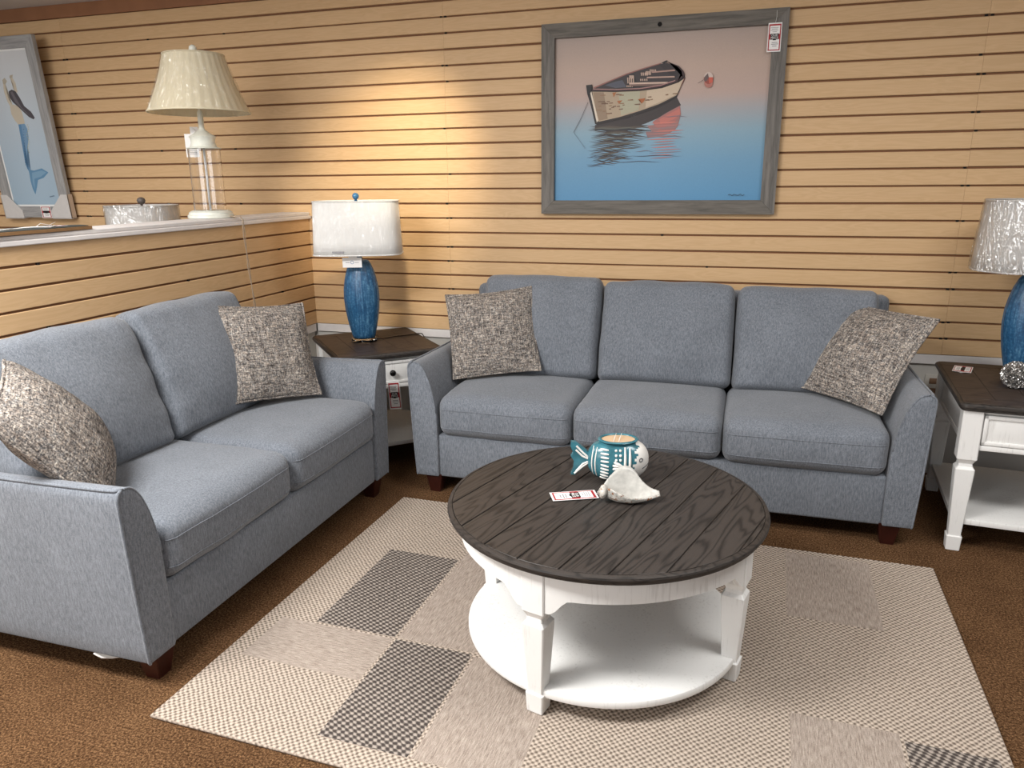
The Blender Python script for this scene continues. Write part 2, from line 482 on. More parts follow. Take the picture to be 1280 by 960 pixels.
# half wall on the left
YF = -4.6
bm = bmesh.new(); box(bm, (-2.735, YF, 0), (XW-.02, -.002, 1.28)); wl = struct(obj('wall_left', bm, M_plaster))
bm = bmesh.new()
slats(bm, -.0015, -YF, H0, 0, 7, lambda a, d, z: (XW-d, -a, z), [2.44])
za = H0+7*SP+.0052
box(bm, (XW-.012, YF, za), (XW, -.0015, 1.281), .002, 0)
box(bm, (XW-.019, YF, H0+.002), (XW-.010, -.0015, 1.279), 0, 1)
for k in range(1, 8):
    for y in (-.33, -1.1, -1.9):
        if (k+int(y*10)) % 3 == 0: box(bm, (XW-.011, y-.006, H0+k*SP-.0048), (XW-.002, y+.006, H0+k*SP+.0048), 0, 2)
obj('slat_panel', bm, [M_slaty, M_groove, M_hole], wl)
bm = bmesh.new()
prism(bm, [(-2.75, 1.281), (-2.556, 1.281), (-2.554, 1.284), (-2.554, 1.297), (-2.557, 1.300), (-2.568, 1.300), (-2.568, 1.303), (-2.563, 1.305), (-2.562, 1.316), (-2.567, 1.320), (-2.75, 1.320)], YF, -.003, 'y')
struct(obj('trim_3', bm, M_cap))
bm = bmesh.new(); box(bm, (XW-.02, YF, .585), (XW-.004, -.003, .634), .002); struct(obj('trim_4', bm, M_cap))

# ------------------------------------------------------------------ sofas
def table_leg(parent, x, y, rot, ztop, z0, s=1.0, zb=.335, M=None):
    bm = bmesh.new()
    h = .036*s
    secs = [(z0, .0235*s), (z0+.002, .0255*s), (z0+.062, .0285*s), (z0+.064, .0255*s), (z0+.066, .023*s),
            (zb-.058, .0345*s), (zb-.045, .0345*s), (zb-.034, .026*s), (zb-.022, .0245*s), (zb-.010, .030*s), (zb-.001, h), (ztop, h)]
    loft_sq(bm, secs, x, y, rot, .10)
    return obj('leg', bm, M or M_white, parent, 25)

def make_sofa(root, W, n, aw, D=.90, seed=0, back_over=.03, backs=None, liner=False):
    hw = W/2; AT = .665
    key = [(.026, .10), (.014, .30), (.004, .52), (.000, .62), (.003, .648), (.013, .661), (.030, AT), (.048, AT-.003), (.066, AT-.016),
           (.086, AT-.045), (.103, AT-.085), (.116, AT-.13), (.126, AT-.18), (.133, .44), (aw, .36), (aw, .10)]
    prof = [(.036, .092), (.029, .094)]
    for i in range(len(key)-1):
        p0, p1, p2, p3 = key[max(0, i-1)], key[i], key[i+1], key[min(len(key)-1, i+2)]
        for t in (0, .34, .67):
            prof.append(tuple(.5*(2*b+(c-a)*t+(2*a-5*b+4*c-d)*t*t+(3*b-a-3*c+d)*t**3) for a, b, c, d in zip(p0, p1, p2, p3)))
    prof += [(aw, .10), (aw-.004, .092)]
    iT = max(range(len(prof)), key=lambda i: prof[i][1])
    for s in (-1, 1):
        bm = bmesh.new()
        rings = []
        ys = [(-D-.004, .022), (-D-.003, .008), (-D-.0005, .0025), (-D+.004, .0005), (-D+.010, 0), (-D+.12, 0), (-D*.75, 0), (-D*.5, 0), (-D*.25, 0), (-.03, 0), (-.012, .004), (-.008, .014)]
        cu = sum(p[0] for p in prof)/len(prof); cz = .36
        for y, ins in ys:
            ring = []
            for u, z in prof:
                du = u-cu; dz = z-cz; l = math.hypot(du, dz)
                k = 1-ins/l
                sag = .006*math.sin(PI*min(1, max(0, (y+D)/D)))*(1 if z > .55 else 0)
                ring.append(bm.verts.new((s*(-hw+cu+du*k)*-1*-1, y, cz+dz*k-sag)))
            rings.append(ring)
        ring_faces(bm, rings); cap(bm, rings[0]); cap(bm, rings[-1])
        arm = obj('arm', bm, M_fab, root, 38)
        bm = bmesh.new()
        tube(bm, [(s*(-hw+u-.001), -D-.001, z) for u, z in prof[1:iT]]+[(s*(-hw+.010), -D+.014, AT-.001)]+[(s*(-hw+.009), y, AT-.002-.006*math.sin(PI*(y+D)/D)) for y in [-D+.05+i*(D-.08)/12 for i in range(13)]], .0048, 8)
        tube(bm, [(s*(-hw+u-.003), -D-.001, z) for u, z in prof[iT:-6]], .0036, 8)
        obj('piping', bm, M_fab, arm, 180)
    # base rail
    bm = bmesh.new()
    box(bm, (-hw+aw-.004, -D+.012, .088), (hw-aw+.004, -.05, .305), .012, 0, None, 3)
    obj('base', bm, M_fab, root, 40)
    # back frame
    bm = bmesh.new()
    b0 = hw-.07
    Mx = Matrix.Translation((0, -.075, .09)) @ Matrix.Rotation(math.radians(-3), 4, 'X')
    box(bm, (-b0, -.065, 0), (b0, .055, .845), .035, 0, Mx, 4)
    obj('back_frame', bm, M_fab, root, 40)
    # feet
    for sx in (-1, 1):
        for y in (-D+.052, -.10):
            bm = bmesh.new(); loft_sq(bm, [(0, .026), (.10, .043)], sx*(hw-.105), y, 0, .08)
            obj('foot', bm, M_foot, root, 30)
    iw = (W-2*aw)/n
    for i in range(n):
        xc = -hw+aw+iw*(i+.5)
        bm = bmesh.new()
        half = (iw/2-.0015, (D+.015-.30)/2, .102)
        yc = -(D+.015+.30)/2
        at = cushion(bm, half, (.05, .075, .055), (.004, .012, .022), .004, seed+i*3.1, Matrix.Translation((xc, yc, .402)))
        cu = obj('seat_cushion', bm, M_fab, root, 180)
        bm = bmesh.new()
        for w in (.26, -.34):
            tube(bm, [at((-.93+1.86*j/40, -1, w))+Vector((0, -.0004, 0)) for j in range(41)], .0020, 6)
        obj('seam', bm, M_fab, cu, 180)
    bw = backs
    for i, (xa, xb, zt) in enumerate(bw):
        bm = bmesh.new()
        half = ((xb-xa)/2-.001, .10, (zt-.475)/2)
        def puff(q, a, s_=seed+i):
            w = q.z/a.z
            t = .5+.5*w
            q.y *= .72+.5*max(0, 1-t)**.8     # thinner at the top
            u = q.x/a.x
            if w > .5: q.z += .0025*math.sin(u*7+s_*2)*(w-.5)*2-.007*abs(u)**6; q.y += .006*math.sin(u*16+s_*3)*(w-.5)
            q.x *= 1-.022*max(0, w)**2
            # creases running in from the side seams
            if abs(u) > .55: q.y += .010*math.sin(q.z*42+s_)*(abs(u)-.55)
            return q
        Mx = Matrix.Translation(((xa+xb)/2, -.275, .478+half[2])) @ Matrix.Rotation(math.radians(-13), 4, 'X')
        cushion(bm, half, (.036, .075, .042), (.0, .055, .004), .0055, seed*2.3+i*5.7, Mx, wfn=puff)
        obj('back_cushion', bm, M_fab, root, 180)

sofa = thing('sofa', 'blue grey three-seat sofa along the back wall under the boat painting', 'sofa', (-.382, -.03, 0))
make_sofa(sofa, 2.262, 3, .138, .90, 1.0, backs=[(-.955, -.315, 1.005), (-.312, .346, .992), (.349, .985, .985)])
love = thing('loveseat', 'blue grey two-seat loveseat in front of the slatted half wall', 'sofa', (-2.54, -1.76, 0), PI/2)
make_sofa(love, 1.66, 2, .138, .90, 4.0, backs=[(-.715, -.055, 1.01), (-.052, .60, 1.02)])
bm = bmesh.new()
bmx = [(-.80, -.70, .088), (-.66, -.72, .088), (-.70, -.78, .070), (-.76, -.80, .062), (-.80, -.78, .066)]
vs = [bm.verts.new((-.785+.02*math.sin(i), -.805+i*.024, .088-.022*math.sin(PI*i/5))) for i in range(6)]
ws = [bm.verts.new((-.72, -.805+i*.024, .090)) for i in range(6)]
us = [bm.verts.new((v.co.x, v.co.y, v.co.z+.004)) for v in vs]
ring_faces(bm, [vs, ws], False); ring_faces(bm, [us, ws], False); ring_faces(bm, [vs, us], False)
obj('lining_flap', bm, M_dust, love, 180)['label'] = 'loose white lining under the front arm'

# ------------------------------------------------------------------ throw pillows
def make_pillow(label, c, right, up, size, thick, seed, corner=0.0):
    root = thing('throw_pillow', label, 'pillow', (0, 0, 0), 0, 'tweed throw pillows')
    X = Vector(right).normalized(); Z = Vector(up); Z = (Z-X*Z.dot(X)).normalized(); Y = Z.cross(X)
    R = Matrix((X, Y, Z)).transposed().to_4x4()
    root.matrix_world = Matrix.Translation(c) @ R
    n = 40; hs = size/2
    def edge(u, v):
        # outline pulled in between the corners
        k = .045
        x = u*hs*(1-k*(1-v*v)*abs(u)); z = v*hs*(1-k*(1-u*u)*abs(v))
        return x, z
    def pt(u, v, s):
        x, z = edge(u, v)
        t = ((1-abs(u)**2.4)*(1-abs(v)**2.4))**.72
        wob = noise.noise(Vector((u*1.9+seed, v*1.9, s*2)))*.012*t+noise.noise(Vector((u*5+seed, v*5, s)))*.004*t
        bend = .010*math.sin(u*2+seed)+.008*math.cos(v*2.3+seed)
        return (x, s*(thick/2*t+wob)+bend, z)
    bm = bmesh.new(); g = {}
    us = [math.sin(PI/2*(-1+2*i/n)) for i in range(n+1)]
    for s in (-1, 1):
        for i in range(n+1):
            for j in range(n+1):
                if s == 1 and (i in (0, n) or j in (0, n)): g[s, i, j] = g[-1, i, j]
                else: g[s, i, j] = bm.verts.new(pt(us[i], us[j], s))
        for i in range(n):
            for j in range(n):
                try: bm.faces.new((g[s, i, j], g[s, i+1, j], g[s, i+1, j+1], g[s, i, j+1]))
                except ValueError: pass
    obj('cover', bm, M_tweed, root, 180)
    bm = bmesh.new()
    loop = [pt(us[i], -1, 0) for i in range(n)]+[pt(1, us[j], 0) for j in range(n)]+[pt(us[n-i], 1, 0) for i in range(n)]+[pt(-1, us[n-j], 0) for j in range(n)]
    tube(bm, loop, .0058, 8, True)
    obj('piping', bm, M_tweed, root, 180)
    return root
make_pillow('tweed throw pillow on the loveseat, against its far arm beside the corner end table', (-2.062, -1.258, .752), (.527, .846, -.075), (-.335, .289, .897), .445, .15, 1)
make_pillow('tweed throw pillow standing at the left end of the three-seat sofa', (-1.222, -.520, .742), (.931, .356, .077), (-.231, .413, .881), .445, .15, 2)
make_pillow('tweed throw pillow tilted over the right arm of the three-seat sofa', (.520, -.525, .732), (.73, -.68, -.062), (.44, .40, .804), .47, .125, 3)
make_pillow('tweed throw pillow leaning over the near arm of the loveseat, at the left photo edge', (-2.045, -2.388, .728), (-.683, .694, .229), (-.244, -.512, .823), .475, .17, 4)

# ------------------------------------------------------------------ rug
RUG_T = .012
rug = thing('area_rug', 'beige and grey patchwork woven rug on the brown carpet under the round table', 'rug', (-1.516, -1.041, 0), math.radians(-1.5))
W_, D_ = 2.295, 1.62
def R3(x, y): return (x, y, 0)
M_w1 = weave('rug_beige_basket', col(104, 92, 82), col(196, 181, 166), 330, 330)
M_w2 = weave('rug_greige_streaks', col(128, 114, 104), col(186, 173, 161), 260, 26, 'streak')
M_w2b = weave('rug_greige_cross_streaks', col(128, 114, 104), col(188, 175, 163), 26, 260, 'streak')
M_w3 = weave('rug_dark_basket', col(70, 63, 60), col(168, 157, 147), 250, 280, 'dark')
# tile table in rug coordinates (x right, y towards the viewer negative): x0,x1,y0,y1,material
tiles = [(.19, .495, -1.06, -.50, 3), (.505, .78, -1.545, -1.07, 3),
         (.505, .785, -1.06, -.08, 1), (.79, 1.08, -1.545, -1.08, 1), (.06, .495, -1.30, -1.07, 2),
         (1.75, 2.06, -.52, -.03, 1), (1.75, 2.035, -1.60, -1.045, 1), (2.045, 2.27, -1.60, -1.07, 3),
         (1.10, 1.45, -.55, -.06, 2)]
bm = bmesh.new()
xs = sorted({0, W_}|{v for t in tiles for v in t[:2]}); ys = sorted({0, -D_}|{v for t in tiles for v in t[2:4]})
gv = {(i, j): bm.verts.new((x, y, RUG_T)) for i, x in enumerate(xs) for j, y in enumerate(ys)}
for i in range(len(xs)-1):
    for j in range(len(ys)-1):
        cx, cy = (xs[i]+xs[i+1])/2, (ys[j]+ys[j+1])/2
        mi = 0
        for t in tiles:
            if t[0] < cx < t[1] and t[2] < cy < t[3]: mi = t[4]
        bm.faces.new((gv[i, j], gv[i+1, j], gv[i+1, j+1], gv[i, j+1])).material_index = mi
ring = [gv[i, 0] for i in range(len(xs))]+[gv[len(xs)-1, j] for j in range(1, len(ys))]+[gv[i, len(ys)-1] for i in range(len(xs)-2, -1, -1)]+[gv[0, j] for j in range(len(ys)-2, 0, -1)]
low = [bm.verts.new((v.co.x*1.001-.001, v.co.y*1.001+.001, .0005)) for v in ring]
ring_faces(bm, [ring, low], True, 0); cap(bm, low, 0)
obj('pile', bm, [M_w1, M_w2, M_w2b, M_w3], rug)
bm = bmesh.new()
tube(bm, [(0, 0, .007), (W_/2, 0, .007), (W_, 0, .007), (W_, -D_/2, .007), (W_, -D_, .007), (W_/2, -D_, .007), (0, -D_, .007), (0, -D_/2, .007)], .0065, 8, True)
obj('binding', bm, M_w1, rug, 180)

# ------------------------------------------------------------------ coffee table
CT = Vector((-.383, -1.90, 0)); ZT = .510
ct = thing('coffee_table', 'round coffee table with dark plank top and white legs standing on the rug', 'table', (CT.x, CT.y, 0))
r = .505
bm = bmesh.new()
lathe(bm, [(.462, -.032), (.488, -.032), (.497, -.027), (.500, -.021), (.500, -.018), (.504, -.016), (.505, -.010), (.503, -.005), (.497, -.0015), (.4905, -.0005), (.489, -.004)], 96, (0, 0, ZT), 1, capt=True)
# planks, each a slab clipped by the circle, laid at 74 degrees
th = math.radians(74); rp = .488; pw = .1235; gp = .0024
def clip_plank(a, b):
    pts = []
    n = 26
    lim = lambda t: math.sqrt(max(0, rp*rp-t*t))
    for i in range(n+1):
        t = a+(b-a)*i/n; pts.append((lim(t), t))
    for i in range(n, -1, -1):
        t = a+(b-a)*i/n; pts.append((-lim(t), t))
    return pts
k = -4
edges = [-rp+.0001]+[pw*(i+.18) for i in range(-4, 4) if abs(pw*(i+.18)) < rp]+[rp-.0001]
mm = Matrix.Rotation(th, 4, 'Z')
for a, b in zip(edges, edges[1:]):
    P = clip_plank(a+gp, b-gp)
    A = [bm.verts.new((x, y, ZT-.006)) for x, y in P]; B = [bm.verts.new((x, y, ZT-.0012)) for x, y in P]
    Bi = [bm.verts.new((x*(1-.001/max(.05, abs(x))) if abs(x) > .05 else x, y+(.0012 if y < (a+b)/2 else -.0012), ZT-.0002)) for x, y in P]
    ring_faces(bm, [A, B, Bi], True, 0); cap(bm, Bi, 0)
tp = obj('tabletop', bm, [M_top, M_rim], ct, 30)
tp.rotation_euler = (0, 0, th)
# leave the rim as it is (it is round): only the planks carry the direction
bm = bmesh.new(); lathe(bm, [(.484, ZT-.0075), (.484, ZT-.0065)], 64); obj('plank_bed', bm, M_gap, ct)
LA = [math.radians(-104.5+90*i) for i in range(4)]
for i in range(4):
    a0 = LA[i]+.075; a1 = LA[(i+1) % 4]+(2*PI if i == 3 else 0)-.075
    bm = bmesh.new(); n = 40; rings = []
    for k in range(n+1):
        t = k/n; a = a0+(a1-a0)*t
        e = min(t, 1-t)*(a1-a0)*.455          # metres from the leg
        zb = .350 if e < .012 else (.350+.048*(.5-.5*math.cos(PI*min(1, (e-.012)/.06))))
        zb += .010*math.sin(PI*t)
        ring = [bm.verts.new((rr*math.cos(a), rr*math.sin(a), z)) for rr, z in ((.463, zb), (.463, ZT-.034), (.445, ZT-.034), (.445, zb))]
        rings.append(ring)
    ring_faces(bm, rings); cap(bm, rings[0]); cap(bm, rings[-1])
    obj('apron', bm, M_white, ct, 30)
    table_leg(ct, .432*math.cos(LA[i]), .432*math.sin(LA[i]), LA[i], ZT-.033, RUG_T+.001, 1.0, .345)
bm = bmesh.new(); lathe(bm, [(.440, .066), (.446, .068), (.448, .073), (.448, .086), (.446, .090), (.441, .092)], 96)
obj('shelf', bm, M_white, ct, 40)

# ------------------------------------------------------------------ price tags
def text_mesh(body, size, parent, M, matl, name='lettering', align='CENTER', depth=.0002):
    cu = bpy.data.curves.new(name, 'FONT'); cu.body = body; cu.size = size; cu.align_x = align; cu.align_y = 'CENTER'; cu.extrude = depth; cu.space_line = .85
    o = bpy.data.objects.new(name, cu); C.objects.link(o)
    dg = bpy.context.evaluated_depsgraph_get()
    me = bpy.data.meshes.new_from_object(o.evaluated_get(dg)); bpy.data.objects.remove(o)
    me.materials.clear(); me.materials.append(matl)
    o = link(bpy.data.objects.new(name, me)); o.parent = parent; o.matrix_local = M
    return o
RXZ = Matrix.Rotation(PI/2, 4, 'X')
def price_tag(label, M, w=.065, h=.15, string=None, words=True, curl=0):
    root = thing('price_tag', label, 'tag'); root.matrix_world = M
    bm = bmesh.new()
    n = 10
    def slab(x0, x1, z0, z1, y, mi, t=.0004):
        rings = []
        for i in range(n+1):
            z = z0+(z1-z0)*i/n; b = curl*math.sin(PI*(z/h+.5))
            rings.append([bm.verts.new((x, yy+b, z)) for x, yy in ((x0, y), (x1, y), (x1, y+t), (x0, y+t))])
        ring_faces(bm, rings, True, mi); cap(bm, rings[0][::-1], mi); cap(bm, rings[-1], mi)
    slab(-w/2, w/2, -h/2, h/2, -.0004, 0, .0008)
    slab(-w*.44, w*.44, -h*.455, h*.455, -.0007, 1)
    slab(-w*.36, w*.36, -h*.42, h*.40, -.0010, 0)
    slab(-w*.44, w*.44, -h*.07, h*.11, -.0013, 1)
    slab(-w*.30, w*.30, -h*.075, h*.125, -.0016, 2)
    slab(-w*.12, w*.12, -h*.10, -h*.07, -.0016, 2)
    for i, (a, z) in enumerate(((.30, .33), (.24, .285), (.30, .24), (.18, .19))):
        slab(-w*a, w*a*.8, h*(z-.008), h*(z+.008), -.0013, 3)
    for i, (a, z) in enumerate(((.26, -.18), (.30, -.235), (.2, -.30))):
        slab(-w*a*.7, w*a, h*(z-.012), h*(z+.012), -.0013, 3)
    obj('card', bm, [M_card, M_red, M_black, M_grey], root)
    if words:
        b = curl
        text_mesh('OUR\nPRICE', w*.215, root, Matrix.Translation((0, -.0018+b, h*.022)) @ RXZ, M_card)
    if string:
        bm = bmesh.new(); tube(bm, string, .0009, 6); obj('string', bm, M_string, root, 180)
    return root

def frame_axes(o, X, Z):
    X = Vector(X).normalized(); Z = Vector(Z); Z = (Z-X*Z.dot(X)).normalized(); Y = Z.cross(X)
    return Matrix.Translation(o) @ Matrix((X, Y, Z)).transposed().to_4x4()
# flat on the coffee table: tag's own 'up' points right to the shell
price_tag('white and red price tag lying on the coffee table left of the seashell', frame_axes((-.481, -1.917, ZT+.0035), (.42, -.9, 0), (.9, .42, 0)), .066, .150,
          [(0, -.001, .070), (.004, -.004, .079), (-.003, -.006, .086), (.004, -.006, .090)], True, .0)

# ------------------------------------------------------------------ fish candle pot
M_teal = simple('teal_glaze', col(58, 112, 124), .22, var=.25, scale=30); M_fwhite = simple('white_glaze', col(236, 232, 226), .35, var=.03, scale=40)
M_wax = simple('tan_wax', col(206, 176, 142), .5); M_fline = simple('dark_line_glaze', col(50, 54, 60), .4)
fish = thing('fish_candle_pot', 'teal and white ceramic fish-shaped candle pot on the coffee table', 'candle holder', (-.372, -1.735, ZT), math.radians(16))
FL, FH, FD = .104, .075, .062      # half length, half height, half depth
FC = .075                          # centre height
def fs(x, z):
    """depth of the flank at (x,z), towards the viewer"""
    q = 1-abs(x/FL)**2.4-abs((z-FC)/FH)**2.3
    return -FD*max(0, q)**.5
bm = bmesh.new()
nx = 44; nth = 48; rings = []
for i in range(nx+1):
    x = -FL*math.cos(PI*i/nx)
    k = max(0, 1-abs(x/FL)**2.4)
    hz = FH*k**(1/2.3); hd = FD*k**.5
    ring = []
    for j in range(nth):
        a = 2*PI*j/nth
        c_, s_ = math.cos(a), math.sin(a)
        y = hd*math.copysign(abs(c_)**.95, c_); z = FC+hz*math.copysign(abs(s_)**.95, s_)
        z = max(z, .0015)
        if z > FC+FH*.90 and abs(x) < .062: z = FC+FH*.90
        ring.append(bm.verts.new((x, y, z)))
    rings.append(ring)
ring_faces(bm, rings)
for f in bm.faces:
    c_ = f.calc_center_median()
    # white head with a ragged edge
    edge = .050+.006*math.sin(c_.z*260)+(c_.z-FC)*.18
    f.material_index = 1 if c_.x > edge else 0
def dash(pts, rad, mi=1, off=0.0):
    P = []
    for x, z in pts: P.append((x, fs(x, z)-off, z))
    tube(bm, P, lambda t: rad*(.55+.45*math.sin(PI*min(1, max(0, t)))), 8, False, mi)
def zline(x, z0, z1, n=10, bow=0): return [(x+bow*(((z0+(z1-z0)*i/n)-FC)/FH)**2, z0+(z1-z0)*i/n) for i in range(n+1)]
for x in (-.090, -.080): dash(zline(x, FC-.05, FC+.05, 10, .018), .0024)
for i in range(9):
    z = FC+.048-i*.0125; dash([(-.062+.026*t/6, z-.006*t/6*(1 if i > 3 else .3)) for t in range(7)], .0042)
for ix in range(2):
    for iz in range(3): dash([(-.016+ix*.014+t*.002, FC+.046-iz*.015) for t in range(5)], .0050)
dash(zline(.018, FC-.052, FC+.055, 10), .0045); dash(zline(.034, FC-.045, FC+.052, 10), .0045)
for i in range(3): dash([(-.004+.010*t/5, FC-.042-i*.010) for t in range(6)], .0044)
# pectoral fin (fan) and eye and mouth
for k in range(5):
    a = math.radians(150+k*22)
    dash([(.010+.034*t/6*math.cos(a), FC-.006+.034*t/6*math.sin(a)) for t in range(7)], .0060, 1, .004)
ey = []
for k in range(17): ey.append((.072+.0058*math.cos(2*PI*k/16), FC+.012+.0058*math.sin(2*PI*k/16)))
tube(bm, [(x, fs(x, z)-.0012, z) for x, z in ey[:-1]], .0013, 6, True, 2)
tube(bm, [(x, fs(x, z)-.0005, z) for x, z in [(.078+.006*t, FC-.020+.0025*t) for t in range(5)]], .0012, 6, False, 2)
body = obj('body', bm, [M_teal, M_fwhite, M_fline], fish, 60)
bm = bmesh.new()
# tail fin: two lobes with thickness
tl = [(-.088, .088), (-.112, .112), (-.142, .136), (-.158, .138), (-.160, .122), (-.150, .098), (-.158, .086), (-.148, .070), (-.150, .040), (-.158, .022), (-.144, .020), (-.122, .040), (-.100, .058), (-.088, .064)]
prism(bm, tl, -.010, .010, 'y', 0)
for P in ([(-.096, .080), (-.118, .100), (-.140, .124)], [(-.096, .076), (-.120, .088), (-.142, .110)], [(-.096, .070), (-.118, .060), (-.140, .034)], [(-.100, .064), (-.122, .048), (-.146, .026)]):
    tube(bm, [(x, -.011, z) for x, z in P], .0034, 8, False, 1)
obj('tail_fin', bm, [M_teal, M_fwhite], body, 40)
bm = bmesh.new(); lathe(bm, [(.052, FH*.86), (.060, FH*.88), (.0635, FH*.93), (.060, FH*.98), (.054, FH*.975), (.052, FH*.93)], 40, (0, 0, FC), 0, 1.08, .82, False, False); obj('rim', bm, M_teal, body, 60)
bm = bmesh.new(); lathe(bm, [(.056, FH*.90), (.056, FH*.915)], 40, (0, 0, FC), 0, 1.06, .82); obj('wax', bm, M_wax, body)
for dx in (-.012, .006):
    bm = bmesh.new(); tube(bm, [(dx-.006, -.022, FC+FH*.92), (dx, 0, FC+FH*1.0), (dx+.008, .024, FC+FH*1.08)], .0011, 6); obj('wick', bm, M_string, body, 180)

# ------------------------------------------------------------------ seashell
def shell_mat():
    m, nt, p = mat('pearl_shell')
    v = coords(nt)
    n1 = noise_t(nt, v, 60, 4, .7); n2 = noise_t(nt, v, 95, 2, .5)
    base = ramp(nt, n1, [(.3, col(136, 136, 132)), (.5, col(186, 182, 174)), (.7, col(222, 216, 206))])
    sp = ramp(nt, n2, [(.57, (0, 0, 0, 1)), (.64, (1, 1, 1, 1))])
    L(nt, mix(nt, sp, base, col(132, 84, 48)), p.inputs['Base Color'])
    p.inputs['Roughness'].default_value = .3; p.inputs['Coat Weight'].default_value = .3; bump(nt, p, n1, .5, .004); return m
M_shell = shell_mat(); M_pearl = simple('pearl_inside', col(186, 184, 178), .25, var=.12, scale=70)
bm = bmesh.new()
ns, nt_ = 34, 22; rings = []
def lerp(tab, s):
    for i, ((a, va), (b, vb)) in enumerate(zip(tab, tab[1:])):
        if a <= s <= b:
            t = (s-a)/(b-a)
            p, n = tab[max(0, i-1)], tab[min(len(tab)-1, i+2)]
            ma = (vb-p[1])/max(1e-6, b-p[0])*(b-a); mb = (n[1]-va)/max(1e-6, n[0]-a)*(b-a)
            return (2*t**3-3*t*t+1)*va+(t**3-2*t*t+t)*ma+(3*t*t-2*t**3)*vb+(t**3-t*t)*mb
    return tab[-1][1]
for i in range(ns+1):
    s = i/ns
    x = -.074+.182*s
    hb = lerp([(0, .036), (.14, .068), (.30, .091), (.43, .096), (.56, .085), (.70, .054), (.84, .035), (1, .028)], s)     # back lip height
    hf = lerp([(0, .036), (.13, .050), (.28, .042), (.5, .028), (.78, .022), (1, .027)], s)     # front wall height
    bz = lerp([(0, .022), (.2, .004), (.5, .001), (.72, .008), (1, .024)], s)                      # belly
    yb = lerp([(0, .006), (.25, .034), (.5, .046), (.75, .026), (1, .004)], s)
    yf = lerp([(0, -.006), (.25, -.040), (.5, -.046), (.75, -.028), (1, -.004)], s)
    ring = []
    for k in range(nt_+1):
        t = k/nt_; a = PI*t
        # from the front rim, under the belly, up to the flared back lip
        if t < .5:
            q = t*2; y = yf+(0-yf)*q; z = hf-(hf-bz)*math.sin(q*PI/2)**.9; y -= .010*math.sin(PI*q)
        else:
            q = (t-.5)*2; y = yb*q; z = bz+(hb-bz)*(1-math.cos(q*PI/2)); y += .012*q*q; z += .0006*math.sin(s*95)*q
        ru = .0005*math.sin(t*50+s*6)+.001*noise.noise(Vector((s*7, t*7, 2)))
        ring.append(bm.verts.new((x, y, z+ru)))
    rings.append(ring)
ring_faces(bm, rings, False)
for f in bm.faces: f.material_index = 1 if f.calc_center_median().y > -.012 else 0
sh = thing('seashell', 'pearly white conch seashell with brown specks in front of the fish pot', 'seashell', (-.318, -1.905, ZT), math.radians(12))
o = obj('shell_body', bm, [M_shell, M_pearl], sh, 180)
md = o.modifiers.new('thick', 'SOLIDIFY'); md.thickness = .004; md.offset = 0
bm = bmesh.new()
P = []
for k in range(60):
    t = k/59; a = t*5*PI; rr = .015*(1-t)**1.1
    P.append((-.066-.022*t, -.014+rr*math.cos(a)*1.0, .032+rr*math.sin(a)))
tube(bm, P, lambda t: .011*(1-t)+.002, 10)
obj('spire', bm, M_shell, sh, 180)

